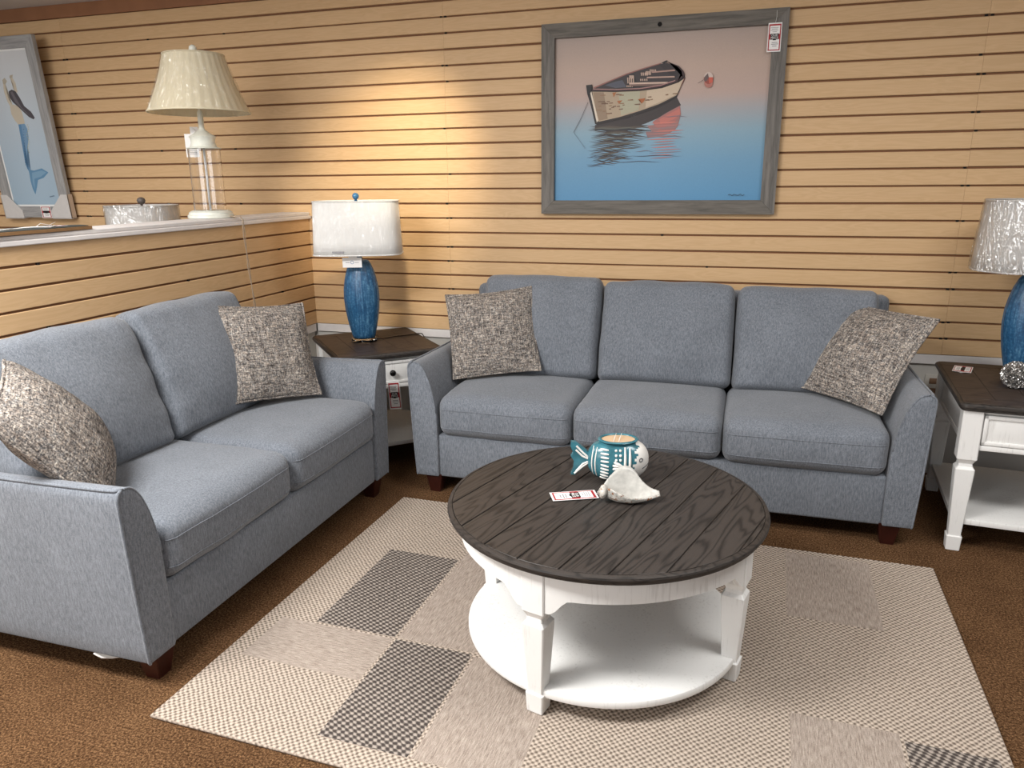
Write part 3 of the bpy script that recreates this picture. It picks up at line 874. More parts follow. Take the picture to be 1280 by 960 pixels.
# ------------------------------------------------------------------ end tables
def end_table(root, W, D, H):
    """x = width of the drawer side (front at -y), y = depth; origin on the floor at the centre"""
    w, d = W/2, D/2
    bm = bmesh.new()
    # moulded edge
    def rr(hw, hd, r, z):
        out = []
        for (sx, sy, a0) in ((1, 1, 0), (-1, 1, 90), (-1, -1, 180), (1, -1, 270)):
            for k in range(7):
                a = math.radians(a0+90*k/6); out.append(bm.verts.new((sx*(hw-r)+r*math.cos(a), sy*(hd-r)+r*math.sin(a), z)))
        return out
    rings = [rr(w-.022, d-.022, .02, H-.034), rr(w-.010, d-.010, .025, H-.033), rr(w-.004, d-.004, .028, H-.026), rr(w-.004, d-.004, .028, H-.022), rr(w, d, .03, H-.019), rr(w, d, .03, H-.010), rr(w-.003, d-.003, .03, H-.004), rr(w-.010, d-.010, .026, H-.001), rr(w-.014, d-.014, .024, H-.0025)]
    ring_faces(bm, rings, True, 1); cap(bm, rings[0][::-1], 1); cap(bm, rings[-1], 1)
    # framed boards: two breadboard ends across the front and back, planks between them
    e = .085; g = .0014
    z0, z1 = H-.004, H-.0006
    box(bm, (-w+.015, -d+.015, z0), (w-.015, -d+e, z1), .0007, 0, None, 1)
    box(bm, (-w+.015, d-e, z0), (w-.015, d-.015, z1), .0007, 0, None, 1)
    npl = 5; span = 2*w-.03
    for i in range(npl):
        a = -w+.015+span*i/npl; b = -w+.015+span*(i+1)/npl
        box(bm, (a+g, -d+e+g*2, z0), (b-g, d-e-g*2, z1), .0007, 0, None, 1)
    obj('tabletop', bm, [M_top2, M_rim], root, 30)
    lx, ly = w-.055, d-.055
    for sx in (-1, 1):
        for sy in (-1, 1):
            table_leg(root, sx*lx, sy*ly, 0, H-.034, .001, 1.0, H-.235)
    # aprons
    zt, zb = H-.034, H-.185
    for sx in (-1, 1):
        bm = bmesh.new(); x = sx*(lx+.010)
        box(bm, (x-.009, -ly+.03, zb), (x+.009, ly-.03, zt), .002)
        for (y0, y1, za, zc) in ((-ly+.036, ly-.036, zt-.022, zt-.002), (-ly+.036, ly-.036, zb, zb+.022), (-ly+.036, -ly+.056, zb, zt-.002), (ly-.056, ly-.036, zb, zt-.002)):
            box(bm, (x+sx*.006-.006, y0, za), (x+sx*.006+.006, y1, zc), .003)
        obj('side_panel', bm, M_white, root, 30)
    bm = bmesh.new(); box(bm, (-lx+.03, ly-.005, zb), (lx-.03, ly+.015, zt), .002); obj('back_panel', bm, M_white, root, 30)
    # drawer front with raised moulding
    y = -ly-.020
    bm = bmesh.new(); box(bm, (-lx+.03, y+.004, zt-.014), (lx-.03, -ly+.02, zt), .002); box(bm, (-lx+.03, y-.004, zb-.012), (lx-.03, -ly+.02, zb+.010), .003); obj('front_rail', bm, M_white, root, 30)
    bm = bmesh.new()
    x0, x1, za, zc = -lx+.040, lx-.040, zb+.012, zt-.016
    box(bm, (x0, y, za), (x1, y+.02, zc), .002)
    m_ = .016
    for (a, b, c_, e_) in ((x0, x1, za, za+m_), (x0, x1, zc-m_, zc), (x0, x0+m_, za, zc), (x1-m_, x1, za, zc)):
        box(bm, (a, y-.007, c_), (b, y+.004, e_), .004)
    dr = obj('drawer', bm, M_white, root, 30)
    bm = bmesh.new()
    rings = []
    for rr_, yy in ((.007, 0), (.006, -.012), (.012, -.016), (.0165, -.022), (.0165, -.028), (.011, -.034), (.002, -.036)):
        rings.append([bm.verts.new((rr_*math.cos(2*PI*k/20), y+yy, (za+zc)/2+rr_*math.sin(2*PI*k/20))) for k in range(20)])
    ring_faces(bm, rings); cap(bm, rings[-1]); cap(bm, rings[0])
    obj('knob', bm, M_knob, dr, 180)
    bm = bmesh.new(); box(bm, (-w+.040, -d+.040, .118), (w-.040, d-.040, .142), .003); obj('shelf', bm, M_white, root, 30)
    return y, (za+zc)/2
M_top2 = dark_wood('dark_oak_table_boards', (3, 40, 40), (72, 60, 53), (38, 32, 29))
HT = .640
ec_rot = math.radians(42.5)
fc = Vector((-1.932, -.868)); dx = Vector((math.cos(ec_rot), math.sin(ec_rot))); dy = Vector((-dx.y, dx.x))
EW, ED = .575, .66
cc = fc+dx*EW/2+dy*ED/2
et1 = thing('end_table', 'dark-topped white end table set diagonally in the corner between the two sofas', 'end table', (cc.x, cc.y, 0), ec_rot, 'white end tables with dark tops')
ky, kz = end_table(et1, EW, ED, HT)
rr_ = math.radians(-4.6)
fl = Vector((.836, -.915)); dx2 = Vector((math.cos(rr_), math.sin(rr_))); dy2 = Vector((-dx2.y, dx2.x))
RW, RD = .62, .765
c2 = fl+dx2*RW/2+dy2*RD/2
et2 = thing('end_table', 'dark-topped white end table at the right of the sofa, cut by the photo edge', 'end table', (c2.x, c2.y, 0), rr_, 'white end tables with dark tops')
end_table(et2, RW, RD, HT)
# tag on the corner table's knob
kp = Matrix.Translation((cc.x, cc.y, 0)) @ Matrix.Rotation(ec_rot, 4, 'Z') @ Vector((0, ky-.036, kz))
kpt = Matrix.Translation((cc.x, cc.y, 0)) @ Matrix.Rotation(ec_rot, 4, 'Z') @ Vector((0, ky-.022, kz))
KN = kpt
price_tag('white and red price tag hanging from the corner end table drawer knob', frame_axes((KN.x+.010, KN.y-.012, KN.z-.118), (.93, .30, .05), (.05, 0, 1)), .062, .150,
          [(0, 0, .070), (-.003, .006, .085), (-.006, .012, .100), (-.008, .012, .118)])
price_tag('white and red price tag lying flat on the right end table', frame_axes((.978, -.322, HT+.0022), (.30, .95, 0), (-.95, .30, 0)) @ Matrix.Rotation(PI, 4, 'Y'), .125, .075,
          [(.055, -.001, .0), (.075, -.002, .012), (.088, -.002, .0), (.075, -.002, -.012), (.058, -.001, -.004)], False)

# ------------------------------------------------------------------ blue table lamps
def rrect(hw, hd, n=64, p=3.6):
    out = []
    for k in range(n):
        a = 2*PI*k/n; c_, s_ = math.cos(a), math.sin(a)
        out.append((hw*math.copysign(abs(c_)**(2/p), c_), hd*math.copysign(abs(s_)**(2/p), s_)))
    return out
def blue_lamp(root, shade_m, film=None, zs=(.455, .755), hb=(.238, .150), ht=(.222, .140), wr=1.0, p=3.6):
    bm = bmesh.new(); lathe(bm, [(.066, 0), (.070, .003), (.070, .018), (.066, .022)], 40, (0, 0, 0), 0, 1, .8); obj('base', bm, M_acr, root, 40)
    bm = bmesh.new()
    prof = [(.052, .022), (.060, .026), (.071, .070), (.083, .125), (.092, .185), (.096, .240), (.094, .295), (.086, .345), (.073, .395), (.058, .430), (.046, .447), (.030, .450)]
    pf = []
    for (a, za), (b, zb_) in zip(prof, prof[1:]):
        for t in (0, .5): pf.append((a+(b-a)*t, za+(zb_-za)*t))
    pf.append(prof[-1])
    lathe(bm, pf, 72, (0, 0, 0), 0, 1, .78, wob=lambda a, z: 1+.018*abs(math.cos(a*9))**.6-.01)
    obj('body', bm, M_blue, root, 60)
    bm = bmesh.new(); lathe(bm, [(.016, .449), (.016, .475), (.010, .480), (.010, zs[1]+.004)], 20); obj('neck', bm, M_blue, root, 60)
    bm = bmesh.new()
    rings = []
    for (h, z) in ((hb, zs[0]), (tuple((a*.75+b*.25) for a, b in zip(hb, ht)), zs[0]+(zs[1]-zs[0])*.25), (tuple((a+b)/2 for a, b in zip(hb, ht)), (zs[0]+zs[1])/2), (ht, zs[1])):
        rings.append([bm.verts.new((x, y, z)) for x, y in rrect(*h, p=p)])
    ring_faces(bm, rings)
    sh_ = obj('shade', bm, shade_m, root, 180)
    sh_.modifiers.new('t', 'SOLIDIFY').thickness = .0015
    bm = bmesh.new()
    tube(bm, [(x, y, zs[0]) for x, y in rrect(*hb, p=p)], .0035, 6, True); obj('shade_ring', bm, shade_m, sh_, 180)
    bm = bmesh.new(); tube(bm, [(x, y, zs[1]) for x, y in rrect(*ht, p=p)], .0035, 6, True)
    for a in (0, 1, 2): 
        q = rrect(*ht, p=p)[[0, 22, 43][a]]; tube(bm, [(0, 0, zs[1]-.012), (q[0]*.98, q[1]*.98, zs[1]-.004)], .0015, 6)
    obj('shade_ring', bm, shade_m, sh_, 180)
    if film:
        bm = bmesh.new(); rings = []
        nz_ = 14
        for i in range(nz_+1):
            t = i/nz_; h = [a*(1-t)+b*t+.003 for a, b in zip(hb, ht)]; z = zs[0]-.004+(zs[1]-zs[0]+.008)*t
            ring = []
            for x, y in rrect(*h, n=96, p=p):
                d = .004*wr*noise.noise(Vector((x*14, y*14, z*5)))+.003*wr*noise.noise(Vector((x*40, y*40, z*10)))+.003
                l = math.hypot(x, y); ring.append(bm.verts.new((x*(1+d/l), y*(1+d/l), z)))
            rings.append(ring)
        ring_faces(bm, rings)
        obj('plastic_wrap', bm, film, sh_, 180)
    bm = bmesh.new(); lathe(bm, [(.006, 0), (.007, .006), (.013, .010), (.0175, .020), (.0175, .028), (.012, .037), (.003, .041)], 24, (0, 0, zs[1]+.002)); obj('finial', bm, M_bluefin, root, 180)
lc = (-2.000, -.448, HT)
tl1 = thing('table_lamp', 'blue ribbed lamp with bright white shade on the corner end table', 'lamp', lc, math.radians(20), 'blue ceramic table lamps')
blue_lamp(tl1, M_shade_w, M_film2, zs=(.484, .757), hb=(.231, .152), ht=(.219, .142), wr=.6, p=4.2)
tl2 = thing('table_lamp', 'blue ribbed lamp with plastic-wrapped shade on the right end table', 'lamp', (1.178, -.405, HT), math.radians(-10), 'blue ceramic table lamps')
blue_lamp(tl2, M_shade_g, M_film, zs=(.468, .756), hb=(.246, .20), ht=(.222, .18), wr=1.6, p=2.6)
bm = bmesh.new(); tube(bm, [(.05, .02, .006), (.10, .05, .004), (.16, .10, .004), (.23, .13, .004), (.29, .17, .004), (.306, .179, .002), (.318, .186, -.02), (.322, .188, -.15)], .003, 6); obj('cord', bm, M_knob, tl1, 180)
bm = bmesh.new(); box(bm, (-.055, -.001, -.0055), (.055, .001, .0055)); lb = obj('shade_label', bm, M_grey, tl1)
lb.matrix_local = Matrix.Translation((-.085, -.1545, .502)); lb.scale = (.55, 1, 1)
# maker's tag on the corner lamp
mt = thing('lamp_tag', 'small white maker tag hanging at the neck of the corner lamp', 'tag')
cdir = Vector((.956, .295, 0)); 
mt.matrix_world = frame_axes((lc[0]+.013, lc[1]-.105, HT+.446), (.956, .28, .0), (0, -.05, 1))
bm = bmesh.new(); box(bm, (-.051, -.0006, -.027), (.051, .0006, .025), 0, 0); box(bm, (-.018, .002, .022), (.026, .003, .058), 0, 0)
tube(bm, [(.008*math.cos(2*PI*k/20), -.001, .008*math.sin(2*PI*k/20)) for k in range(20)], .0011, 6, True, 1)
for a, b in ((-.034, -.013), (.013, .036)):
    box(bm, (a, -.0012, -.002), (b, -.0005, .001), 0, 2)
box(bm, (-.012, .0012, .034), (.004, .0021, .048), 0, 3)
obj('card', bm, [M_card, M_bluefin, M_grey, M_red], mt)
# small tag on the right lamp
rt = thing('price_label', 'small white and red tag hanging below the right lamp shade', 'tag')
rt.matrix_world = frame_axes((1.155, -.555, HT+.452), (.99, -.1, 0), (0, 0, 1))
bm = bmesh.new(); box(bm, (-.022, -.0006, -.055), (.022, .0006, .03), 0, 0); box(bm, (-.019, -.0011, -.05), (-.016, -.0005, .026), 0, 1); box(bm, (-.014, -.0011, -.03), (.018, -.0005, -.002), 0, 1)
obj('card', bm, [M_card, M_red], rt)
bm = bmesh.new(); tube(bm, [(0, 0, .03), (.01, .05, .05), (.02, .11, .04)], .0008, 6); obj('string', bm, M_string, rt, 180)

# silver ball
bm = bmesh.new()
bmesh.ops.create_icosphere(bm, subdivisions=5, radius=.056)
for v in bm.verts:
    n = v.co.normalized(); f = noise.voronoi(n*5.5)[0]
    v.co = n*(.0565-.011*min(1, (f[1]-f[0]) < .12)-.006*noise.noise(n*14))
ball = obj('decorative_ball', bm, M_silver, None, 25)
ball.location = (1.102, -.612, HT+.055)
tag(ball, 'crumpled silver decorative ball in front of the right lamp', 'ornament')

# ------------------------------------------------------------------ wall outlet
ou = thing('wall_outlet', 'small wall outlet on the white wall strip behind the sofa\'s right arm', 'outlet', (.940, .02, .470))
bm = bmesh.new(); box(bm, (-.038, -.006, -.06), (.038, 0, .06), .004); obj('plate', bm, simple('ivory_plate', col(190, 186, 178), .5), ou, 30)
for z in (.026, -.026):
    bm = bmesh.new(); box(bm, (-.017, -.009, z-.015), (.017, -.005, z+.015), .004); obj('socket', bm, simple('brown_socket', col(120, 92, 70), .5), ou, 30)

# ------------------------------------------------------------------ pictures
def art(name, parent, w, h, z0, x0, y, grad, polys, nxy=(2, 40), lines=()):
    """flat printed picture: gradient ground plus coloured shapes laid on it; everything in picture metres"""
    bm = bmesh.new(); cl = bm.loops.layers.float_color.new('Col')
    nx_, ny_ = nxy
    g = [[bm.verts.new((x0+w*i/nx_, y, z0+h*j/ny_)) for j in range(ny_+1)] for i in range(nx_+1)]
    def gc(i, j):
        t = j/ny_; u = i/nx_
        for (a, ca), (b, cb) in zip(grad, grad[1:]):
            if a <= t <= b:
                k = (t-a)/(b-a) if b > a else 0
                c = [ca[m]+(cb[m]-ca[m])*k for m in range(3)]
                s_ = 1-.06*abs(u-.55)
                return col(*[v*s_ for v in c])
    for i in range(nx_):
        for j in range(ny_):
            f = bm.faces.new((g[i][j], g[i+1][j], g[i+1][j+1], g[i][j+1]))
            for lp, (a, b) in zip(f.loops, ((i, j), (i+1, j), (i+1, j+1), (i, j+1))): lp[cl] = gc(a, b)
    yy = y
    for c, P in polys:
        yy -= .00006
        vs = [bm.verts.new((a, yy, b)) for a, b in P]
        try: f = bm.faces.new(vs)
        except ValueError: continue
        for lp in f.loops: lp[cl] = col(*c)
        bmesh.ops.triangulate(bm, faces=[f])
    for c, P, wd in lines:
        yy -= .00006
        for p, q in zip(P, P[1:]):
            d = Vector((q[0]-p[0], q[1]-p[1])); 
            if d.length < 1e-6: continue
            d.normalize(); nrm = Vector((-d.y, d.x))*wd/2
            f = bm.faces.new([bm.verts.new((a, yy, b)) for a, b in ((p[0]+nrm.x, p[1]+nrm.y), (q[0]+nrm.x, q[1]+nrm.y), (q[0]-nrm.x, q[1]-nrm.y), (p[0]-nrm.x, p[1]-nrm.y))])
            for lp in f.loops: lp[cl] = col(*c)
    return bm

def obj_keep(name, bm, mats, parent):
    for f in bm.faces:
        f.normal_update()
        if f.normal.y > 0: f.normal_flip()
    me = bpy.data.meshes.new(name); bm.to_mesh(me); bm.free(); me.materials.append(mats)
    o = link(bpy.data.objects.new(name, me)); o.parent = parent; return o

def pic_frame(parent, x0, x1, z0, z1, fw, y0, y1, mh, mv, lip=.006):
    """mitred frame: two rails, two stiles as one mesh per member kind"""
    bm = bmesh.new()
    def member(P, mi):
        A = [bm.verts.new((a, y0, b)) for a, b in P]; B = [bm.verts.new((a, y1, b)) for a, b in P]
        ring_faces(bm, [A, B], True, mi); cap(bm, A[::-1], mi); cap(bm, B, mi)
    e = .0004
    member([(x0+e, z0), (x1-e, z0), (x1-fw-e, z0+fw), (x0+fw+e, z0+fw)], 0)
    member([(x0+e, z1), (x1-e, z1), (x1-fw-e, z1-fw), (x0+fw+e, z1-fw)], 0)
    member([(x0, z0+e), (x0, z1-e), (x0+fw, z1-fw-e), (x0+fw, z0+fw+e)], 1)
    member([(x1, z0+e), (x1, z1-e), (x1-fw, z1-fw-e), (x1-fw, z0+fw+e)], 1)
    return obj('frame', bm, [mh, mv], parent, 20)

# boat painting
BX0, BX1, BZ0, BZ1 = -1.095, .114, 1.317, 2.269
bp = thing('framed_painting', 'large framed painting of a moored rowing boat on calm water above the sofa', 'picture', (0, 0, 0))
pic_frame(bp, BX0, BX1, BZ0, BZ1, .070, -.034, -.002, M_fr_h, M_fr_v)
bm = bmesh.new(); lathe(bm, [(.011, 0), (.009, .002)], 16); 
for v in bm.verts: v.co = Vector((v.co.x-.490, -.0345-v.co.z*.2, v.co.y+2.232))
obj('knot', bm, M_hole, bp)['label'] = 'dark knot in the top rail'
def B(X, Y):
    # picture-plane coordinates of a point measured on the painting itself
    u, v = X/1280, Y/873
    xl = -.9966+(-.9923+.9966)*v; xr = -.1206+(-.0839+.1206)*v
    za = 2.1521+(2.1038-2.1521)*u; zb_ = 1.5563+(1.5441-1.5563)*u
    return (xl+(xr-xl)*u, za+(zb_-za)*v)
polys = []
def pol(c, *pts): polys.append((c, [B(*p) for p in pts]))
rnd = random.Random(3)
# reflection first
pol((58, 50, 50), (262, 552), (400, 520), (560, 480), (740, 410), (865, 345), (895, 405), (800, 470), (640, 540), (500, 585), (262, 592))
for i in range(30):
    y = 560+i*9.5; k = i/29
    xl_ = 205+rnd.uniform(0, 50)-10*math.sin(k*3); xr_ = 700-260*k**1.3+rnd.uniform(-60, 60)
    c = [(62, 54, 52), (84, 74, 66), (92, 92, 84), (44, 44, 50)][i % 4]
    if y > 590: hgt = 6.5-3*k
    else: hgt = 9
    P = []
    n = 10
    for t in range(n+1): P.append((xl_+(xr_-xl_)*t/n, y+5*math.sin(t*1.3+i)-hgt*math.sin(PI*t/n)))
    for t in range(n, -1, -1): P.append((xl_+(xr_-xl_)*t/n, y+5*math.sin(t*1.3+i)+hgt*math.sin(PI*t/n)))
    pol(c, *P)
pol((150, 112, 110), (700, 520), (790, 462), (888, 408), (896, 470), (880, 530), (700, 560)); pol((154, 114, 112), (650, 556), (880, 528), (872, 560), (850, 590), (690, 602)); pol((140, 112, 114), (640, 600), (850, 588), (800, 618), (720, 640), (655, 646)); pol((172, 110, 104), (690, 530), (800, 462), (888, 412), (894, 470), (850, 530), (740, 590))
pol((192, 116, 106), (740, 510), (820, 465), (886, 430), (890, 470), (840, 510), (750, 545))
for i in range(14):
    y = 540+i*20; k = i/13
    xa = 640+rnd.uniform(-20, 60); xb = 905-30*k+rnd.uniform(-30, 25)
    hgt = 5-2*k
    c = [(205, 122, 110), (178, 120, 116), (150, 122, 124)][i % 3]
    pol(c, *([(xa+(xb-xa)*t/8, y-12*t/8-hgt*math.sin(PI*t/8)) for t in range(9)]+[(xa+(xb-xa)*t/8, y-12*t/8+hgt*math.sin(PI*t/8)) for t in range(8, -1, -1)]))
for i, (xa, xb, y) in enumerate(((190, 420, 846), (200, 330, 858), (300, 560, 800), (520, 910, 780), (400, 760, 825), (200, 300, 790), (560, 700, 745), (720, 930, 636), (760, 950, 488))):
    c = (70, 74, 86) if i < 6 else (120, 112, 122)
    pol(c, *([(xa+(xb-xa)*t/8, y+4*math.sin(t)-2.6*math.sin(PI*t/8)) for t in range(9)]+[(xa+(xb-xa)*t/8, y+4*math.sin(t)+2.6*math.sin(PI*t/8)) for t in range(8, -1, -1)]))
# hull
pol((40, 32, 32), (197, 262), (243, 258), (246, 288), (420, 292), (600, 285), (750, 262), (860, 228), (905, 195), (920, 180), (926, 212), (900, 268), (868, 345), (760, 405), (640, 455), (500, 497), (380, 525), (278, 550), (264, 542), (235, 420), (207, 330))
pol((178, 158, 134), (243, 308), (420, 310), (600, 303), (760, 282), (880, 240), (920, 212), (898, 268), (862, 335), (740, 397), (600, 447), (450, 492), (292, 527), (262, 420))
pol((204, 184, 160), (650, 300), (760, 284), (880, 242), (916, 216), (898, 266), (862, 328), (740, 385), (640, 425))
pol((176, 172, 148), (440, 312), (600, 305), (590, 440), (460, 482))
pol((150, 128, 106), (250, 312), (330, 312), (360, 505), (296, 520), (268, 420))
for i in range(34):
    x = rnd.uniform(255, 560) if i < 26 else rnd.uniform(560, 840); y = rnd.uniform(325, 500-.32*(x-255)); w_ = rnd.uniform(14, 44)
    pol([(126, 96, 72), (146, 116, 88), (112, 84, 66)][i % 3], (x, y), (x+w_, y-3), (x+w_, y+5), (x, y+6))
pol((172, 98, 52), (585, 362), (640, 355), (628, 378), (612, 394), (600, 372)); pol((166, 104, 62), (430, 375), (470, 370), (445, 398)); pol((170, 110, 66), (395, 315), (425, 312), (405, 350))
pol((226, 212, 194), (226, 308), (238, 308), (290, 520), (278, 532))
# inside
pol((58, 50, 52), (252, 284), (330, 250), (390, 226), (505, 182), (640, 142), (745, 110), (800, 103), (865, 128), (902, 168), (900, 196), (850, 230), (750, 258), (600, 279), (420, 286))
pol((82, 84, 96), (340, 262), (420, 235), (470, 225), (500, 275), (420, 282))
pol((34, 28, 30), (505, 200), (560, 182), (575, 235), (700, 250), (600, 276), (510, 278))
pol((48, 40, 42), (740, 118), (800, 110), (860, 135), (892, 175), (850, 215), (800, 170))
for a in ((505, 205, 560, 250), (520, 190, 555, 215), (605, 170, 660, 195), (640, 160, 680, 190), (670, 148, 720, 165), (600, 215, 660, 232), (500, 262, 550, 276)):
    x0_, y0_, x1_, y1_ = a
    for k in range(4):
        xx = x0_+(x1_-x0_)*k/4; pol((196, 168, 152), (xx, y0_+3), (xx+8, y0_), (xx+10, y1_-3), (xx+3, y1_))
pol((208, 180, 164), (520, 244), (800, 238), (805, 249), (520, 256)); pol((120, 96, 88), (520, 256), (805, 249), (800, 262), (540, 270))
pol((190, 158, 144), (650, 202), (850, 196), (852, 206), (650, 212)); pol((176, 142, 130), (680, 165), (850, 150), (855, 160), (690, 174))
pol((150, 104, 96), (250, 278), (390, 222), (505, 176), (640, 134), (752, 102), (752, 109), (640, 142), (505, 185), (390, 231), (262, 285))
pol((60, 38, 40), (245, 286), (420, 290), (600, 282), (750, 259), (860, 222), (905, 188), (900, 160), (870, 128), (800, 100), (806, 96), (880, 124), (914, 160), (924, 185), (910, 206), (870, 240), (750, 276), (600, 299), (420, 306), (246, 303))
pol((176, 132, 128), (250, 287), (420, 291), (600, 283), (750, 260), (858, 224), (850, 233), (750, 266), (600, 289), (420, 296), (250, 293))
pol((30, 26, 28), (197, 262), (243, 257), (240, 300), (222, 330), (207, 330)); pol((30, 26, 28), (755, 103), (782, 88), (800, 84), (796, 98), (775, 108))
pol((128, 70, 66), (905, 240), (922, 205), (920, 222), (880, 300), (866, 335))
# buoy
def ell(cx, cy, rx, ry, a0=0, a1=360, n=24): return [(cx+rx*math.cos(math.radians(a0+(a1-a0)*k/n)), cy+ry*math.sin(math.radians(a0+(a1-a0)*k/n))) for k in range(n+1)]
pol((176, 116, 104), *ell(1090, 248, 30, 32)); pol((150, 72, 60), *ell(1090, 212, 33, 42)); pol((206, 188, 178), *ell(1090, 210, 33, 42, 185, 355)); pol((104, 86, 84), (1060, 205), (1086, 176), (1092, 205), (1075, 235), (1060, 232)); pol((198, 92, 72), (1092, 205), (1120, 205), (1120, 240), (1094, 250))
grad = [(0, (88, 146, 188)), (.25, (112, 158, 190)), (.42, (138, 170, 188)), (.55, (168, 168, 172)), (.64, (190, 166, 156)), (.8, (192, 168, 154)), (1, (178, 160, 150))]
lines = [((60, 56, 58), [B(212, 385), B(160, 500), B(102, 606)], .0022), ((96, 108, 124), [B(102, 606), B(150, 670), B(190, 726)], .0015), ((90, 84, 84), [B(1015, 248), B(1058, 222)], .0018),
         ((50, 60, 74), [(-.115+.010*k, 1.413+.004*math.sin(k*2.4)) for k in range(9)], .0025)]
bm = art('canvas', bp, 1.075, .82, 1.383, -1.03, -.012, grad, polys, (4, 40), lines)
obj_keep('canvas', bm, M_art, bp)
price_tag('white and red price tag hanging at the top right corner of the boat painting', frame_axes((.053, -.038, 2.140), (1, 0, .0), (.05, 0, 1)), .062, .128,
          [(0, -.001, .060), (.004, -.001, .090), (.003, .006, .125), (.003, .020, .130)])

# mermaid picture
mp_ = thing('framed_picture', 'tall grey-framed mermaid picture leaning behind the half wall at left', 'picture', (0, -.028, 1.284))
mp_.rotation_euler = (math.radians(4.6), 0, 0)
fx0, fx1, fz = -4.915, -4.345, 1.122
pic_frame(mp_, fx0, fx1, 0, fz, .072, -.028, 0, M_gf_h, M_gf_v)
bm = bmesh.new(); box(bm, (fx0+.066, -.016, .066), (fx1-.066, -.006, fz-.066)); obj('liner', bm, M_mat, mp_)
def Mm(X, Y):
    # measured on the picture, bottom right corner of the art is (70,257)
    px, py = X/3.558, 30+Y/3.558
    t = (257-py)/197.0
    xr = 70-34*t; 
    sc = .3455/50*(1+.035*t)
    return (-4.452+(px-xr)*sc*.98, .098+t*.925)
polys = []
def pm(c, *pts): polys.append((c, [Mm(*p) for p in pts]))
pm((150, 176, 198), (20, 560), (200, 560), (215, 640), (60, 660)); 
polys.clear()
pm((196, 186, 168), (60, 345), (75, 335), (98, 345), (110, 370), (120, 420), (118, 432), (93, 430), (78, 410), (64, 380))
pm((196, 186, 168), (62, 345), (50, 320), (38, 275), (36, 240), (46, 240), (46, 272), (58, 312), (72, 338)); pm((196, 186, 168), (84, 285), (80, 245), (68, 215), (76, 210), (90, 240), (96, 280))
pm((176, 168, 152), (36, 240), (34, 222), (44, 212), (54, 228), (46, 242)); pm((176, 168, 152), (66, 216), (66, 204), (80, 200), (78, 214))
pm((76, 72, 78), (58, 275), (72, 267), (88, 276), (104, 305), (122, 345), (150, 372), (165, 400), (160, 408), (140, 396), (118, 372), (98, 350), (74, 325), (60, 300))
pm((104, 100, 106), (66, 280), (74, 275), (90, 310), (110, 350), (150, 396), (118, 366), (84, 325))
pm((116, 152, 184), (92, 428), (120, 426), (130, 450), (134, 490), (128, 530), (122, 580), (126, 620), (136, 655), (124, 650), (113, 610), (108, 560), (100, 490))
pm((92, 134, 172), (92, 428), (104, 430), (112, 500), (112, 560), (116, 610), (128, 650), (120, 640), (112, 610), (107, 560), (99, 490))
pm((98, 142, 176), (126, 645), (150, 650), (185, 640), (214, 660), (192, 686), (166, 696), (160, 730), (151, 768), (140, 740), (132, 700))
pm((124, 162, 190), (140, 660), (185, 650), (205, 660), (180, 680), (150, 690), (150, 740), (142, 710))
for k in range(14):
    x, y = (130+4*math.sin(k), 430+k*10); pm((176, 172, 128), (x, y), (x+4, y+1), (x+3, y+4), (x, y+4))
    pm((60, 100, 136), (112+2*math.sin(k*2), 450+k*13), (116, 452+k*13), (114, 456+k*13))
pm((110, 130, 150), (215, 778), (235, 772), (240, 776), (218, 782))
grad = [(0, (164, 188, 206)), (.3, (174, 194, 210)), (.6, (192, 203, 212)), (1, (210, 212, 214))]
bm = art('print', mp_, (fx1-fx0)-.144-.024, fz-.144-.024, .084, fx0+.084, -.0168, grad, polys, (4, 30))
obj_keep('print', bm, M_art, mp_)
for s in (-1, 1):
    bm = bmesh.new()
    xo = fx1+.006 if s > 0 else fx0-.006
    P = [(xo, -.006), (xo, .150), (xo-s*.055, .150), (xo-s*.165, .045), (xo-s*.165, -.006)]
    prism(bm, P, -.034, -.029, 'y', 0); 
    box(bm, (min(xo, xo-s*.005), -.034, -.006), (max(xo, xo-s*.005), .006, .150), 0, 1)
    box(bm, (min(xo, xo-s*.165), -.034, -.008), (max(xo, xo-s*.165), .004, -.003), 0, 0)
    obj('corner_protector', bm, [M_cardb, M_cardb2], mp_, 20)['label'] = 'light grey cardboard corner protector'
price_tag('white and red price tag on the bottom rail of the mermaid picture', Matrix.Translation((0, -.028, 1.284)) @ Matrix.Rotation(math.radians(4.6), 4, 'X') @ Matrix.Translation((-4.545, -.037, .036)), .085, .078, None, False)

# ------------------------------------------------------------------ things on and behind the half wall
CZ = 1.3203
wlmp = thing('table_lamp', 'white lamp with clear glass column and cream shade on the half wall', 'lamp', (-2.685, -.745, CZ))
k_ = 1.0
bm = bmesh.new(); lathe(bm, [(.108, 0), (.114, .003), (.114, .016), (.108, .020), (.106, .030), (.100, .034), (.090, .040)], 48); obj('base', bm, M_lampw, wlmp, 40)
bm = bmesh.new()
o_ = lathe(bm, [(.079, .040), (.079, .345)], 48, capb=False, capt=False); i_ = lathe(bm, [(.0755, .345), (.0755, .040)], 48, capb=False, capt=False)
ring_faces(bm, [o_[1], i_[0]]); ring_faces(bm, [i_[1], o_[0]])
obj('glass_column', bm, M_glass, wlmp, 40)
bm = bmesh.new(); lathe(bm, [(.006, .040), (.006, .345)], 12); obj('rod', bm, M_bulb, wlmp, 180)
bm = bmesh.new(); lathe(bm, [(.084, .345), (.085, .349), (.066, .353), (.062, .362), (.058, .375), (.060, .392), (.066, .402), (.060, .408), (.045, .416), (.026, .430), (.017, .437), (.014, .445), (.0135, .520), (.008, .53), (.005, .80)], 40); obj('cap', bm, M_lampw, wlmp, 40)
bm = bmesh.new()
zs0, zs1 = .520, .788
n = 128; rings = []
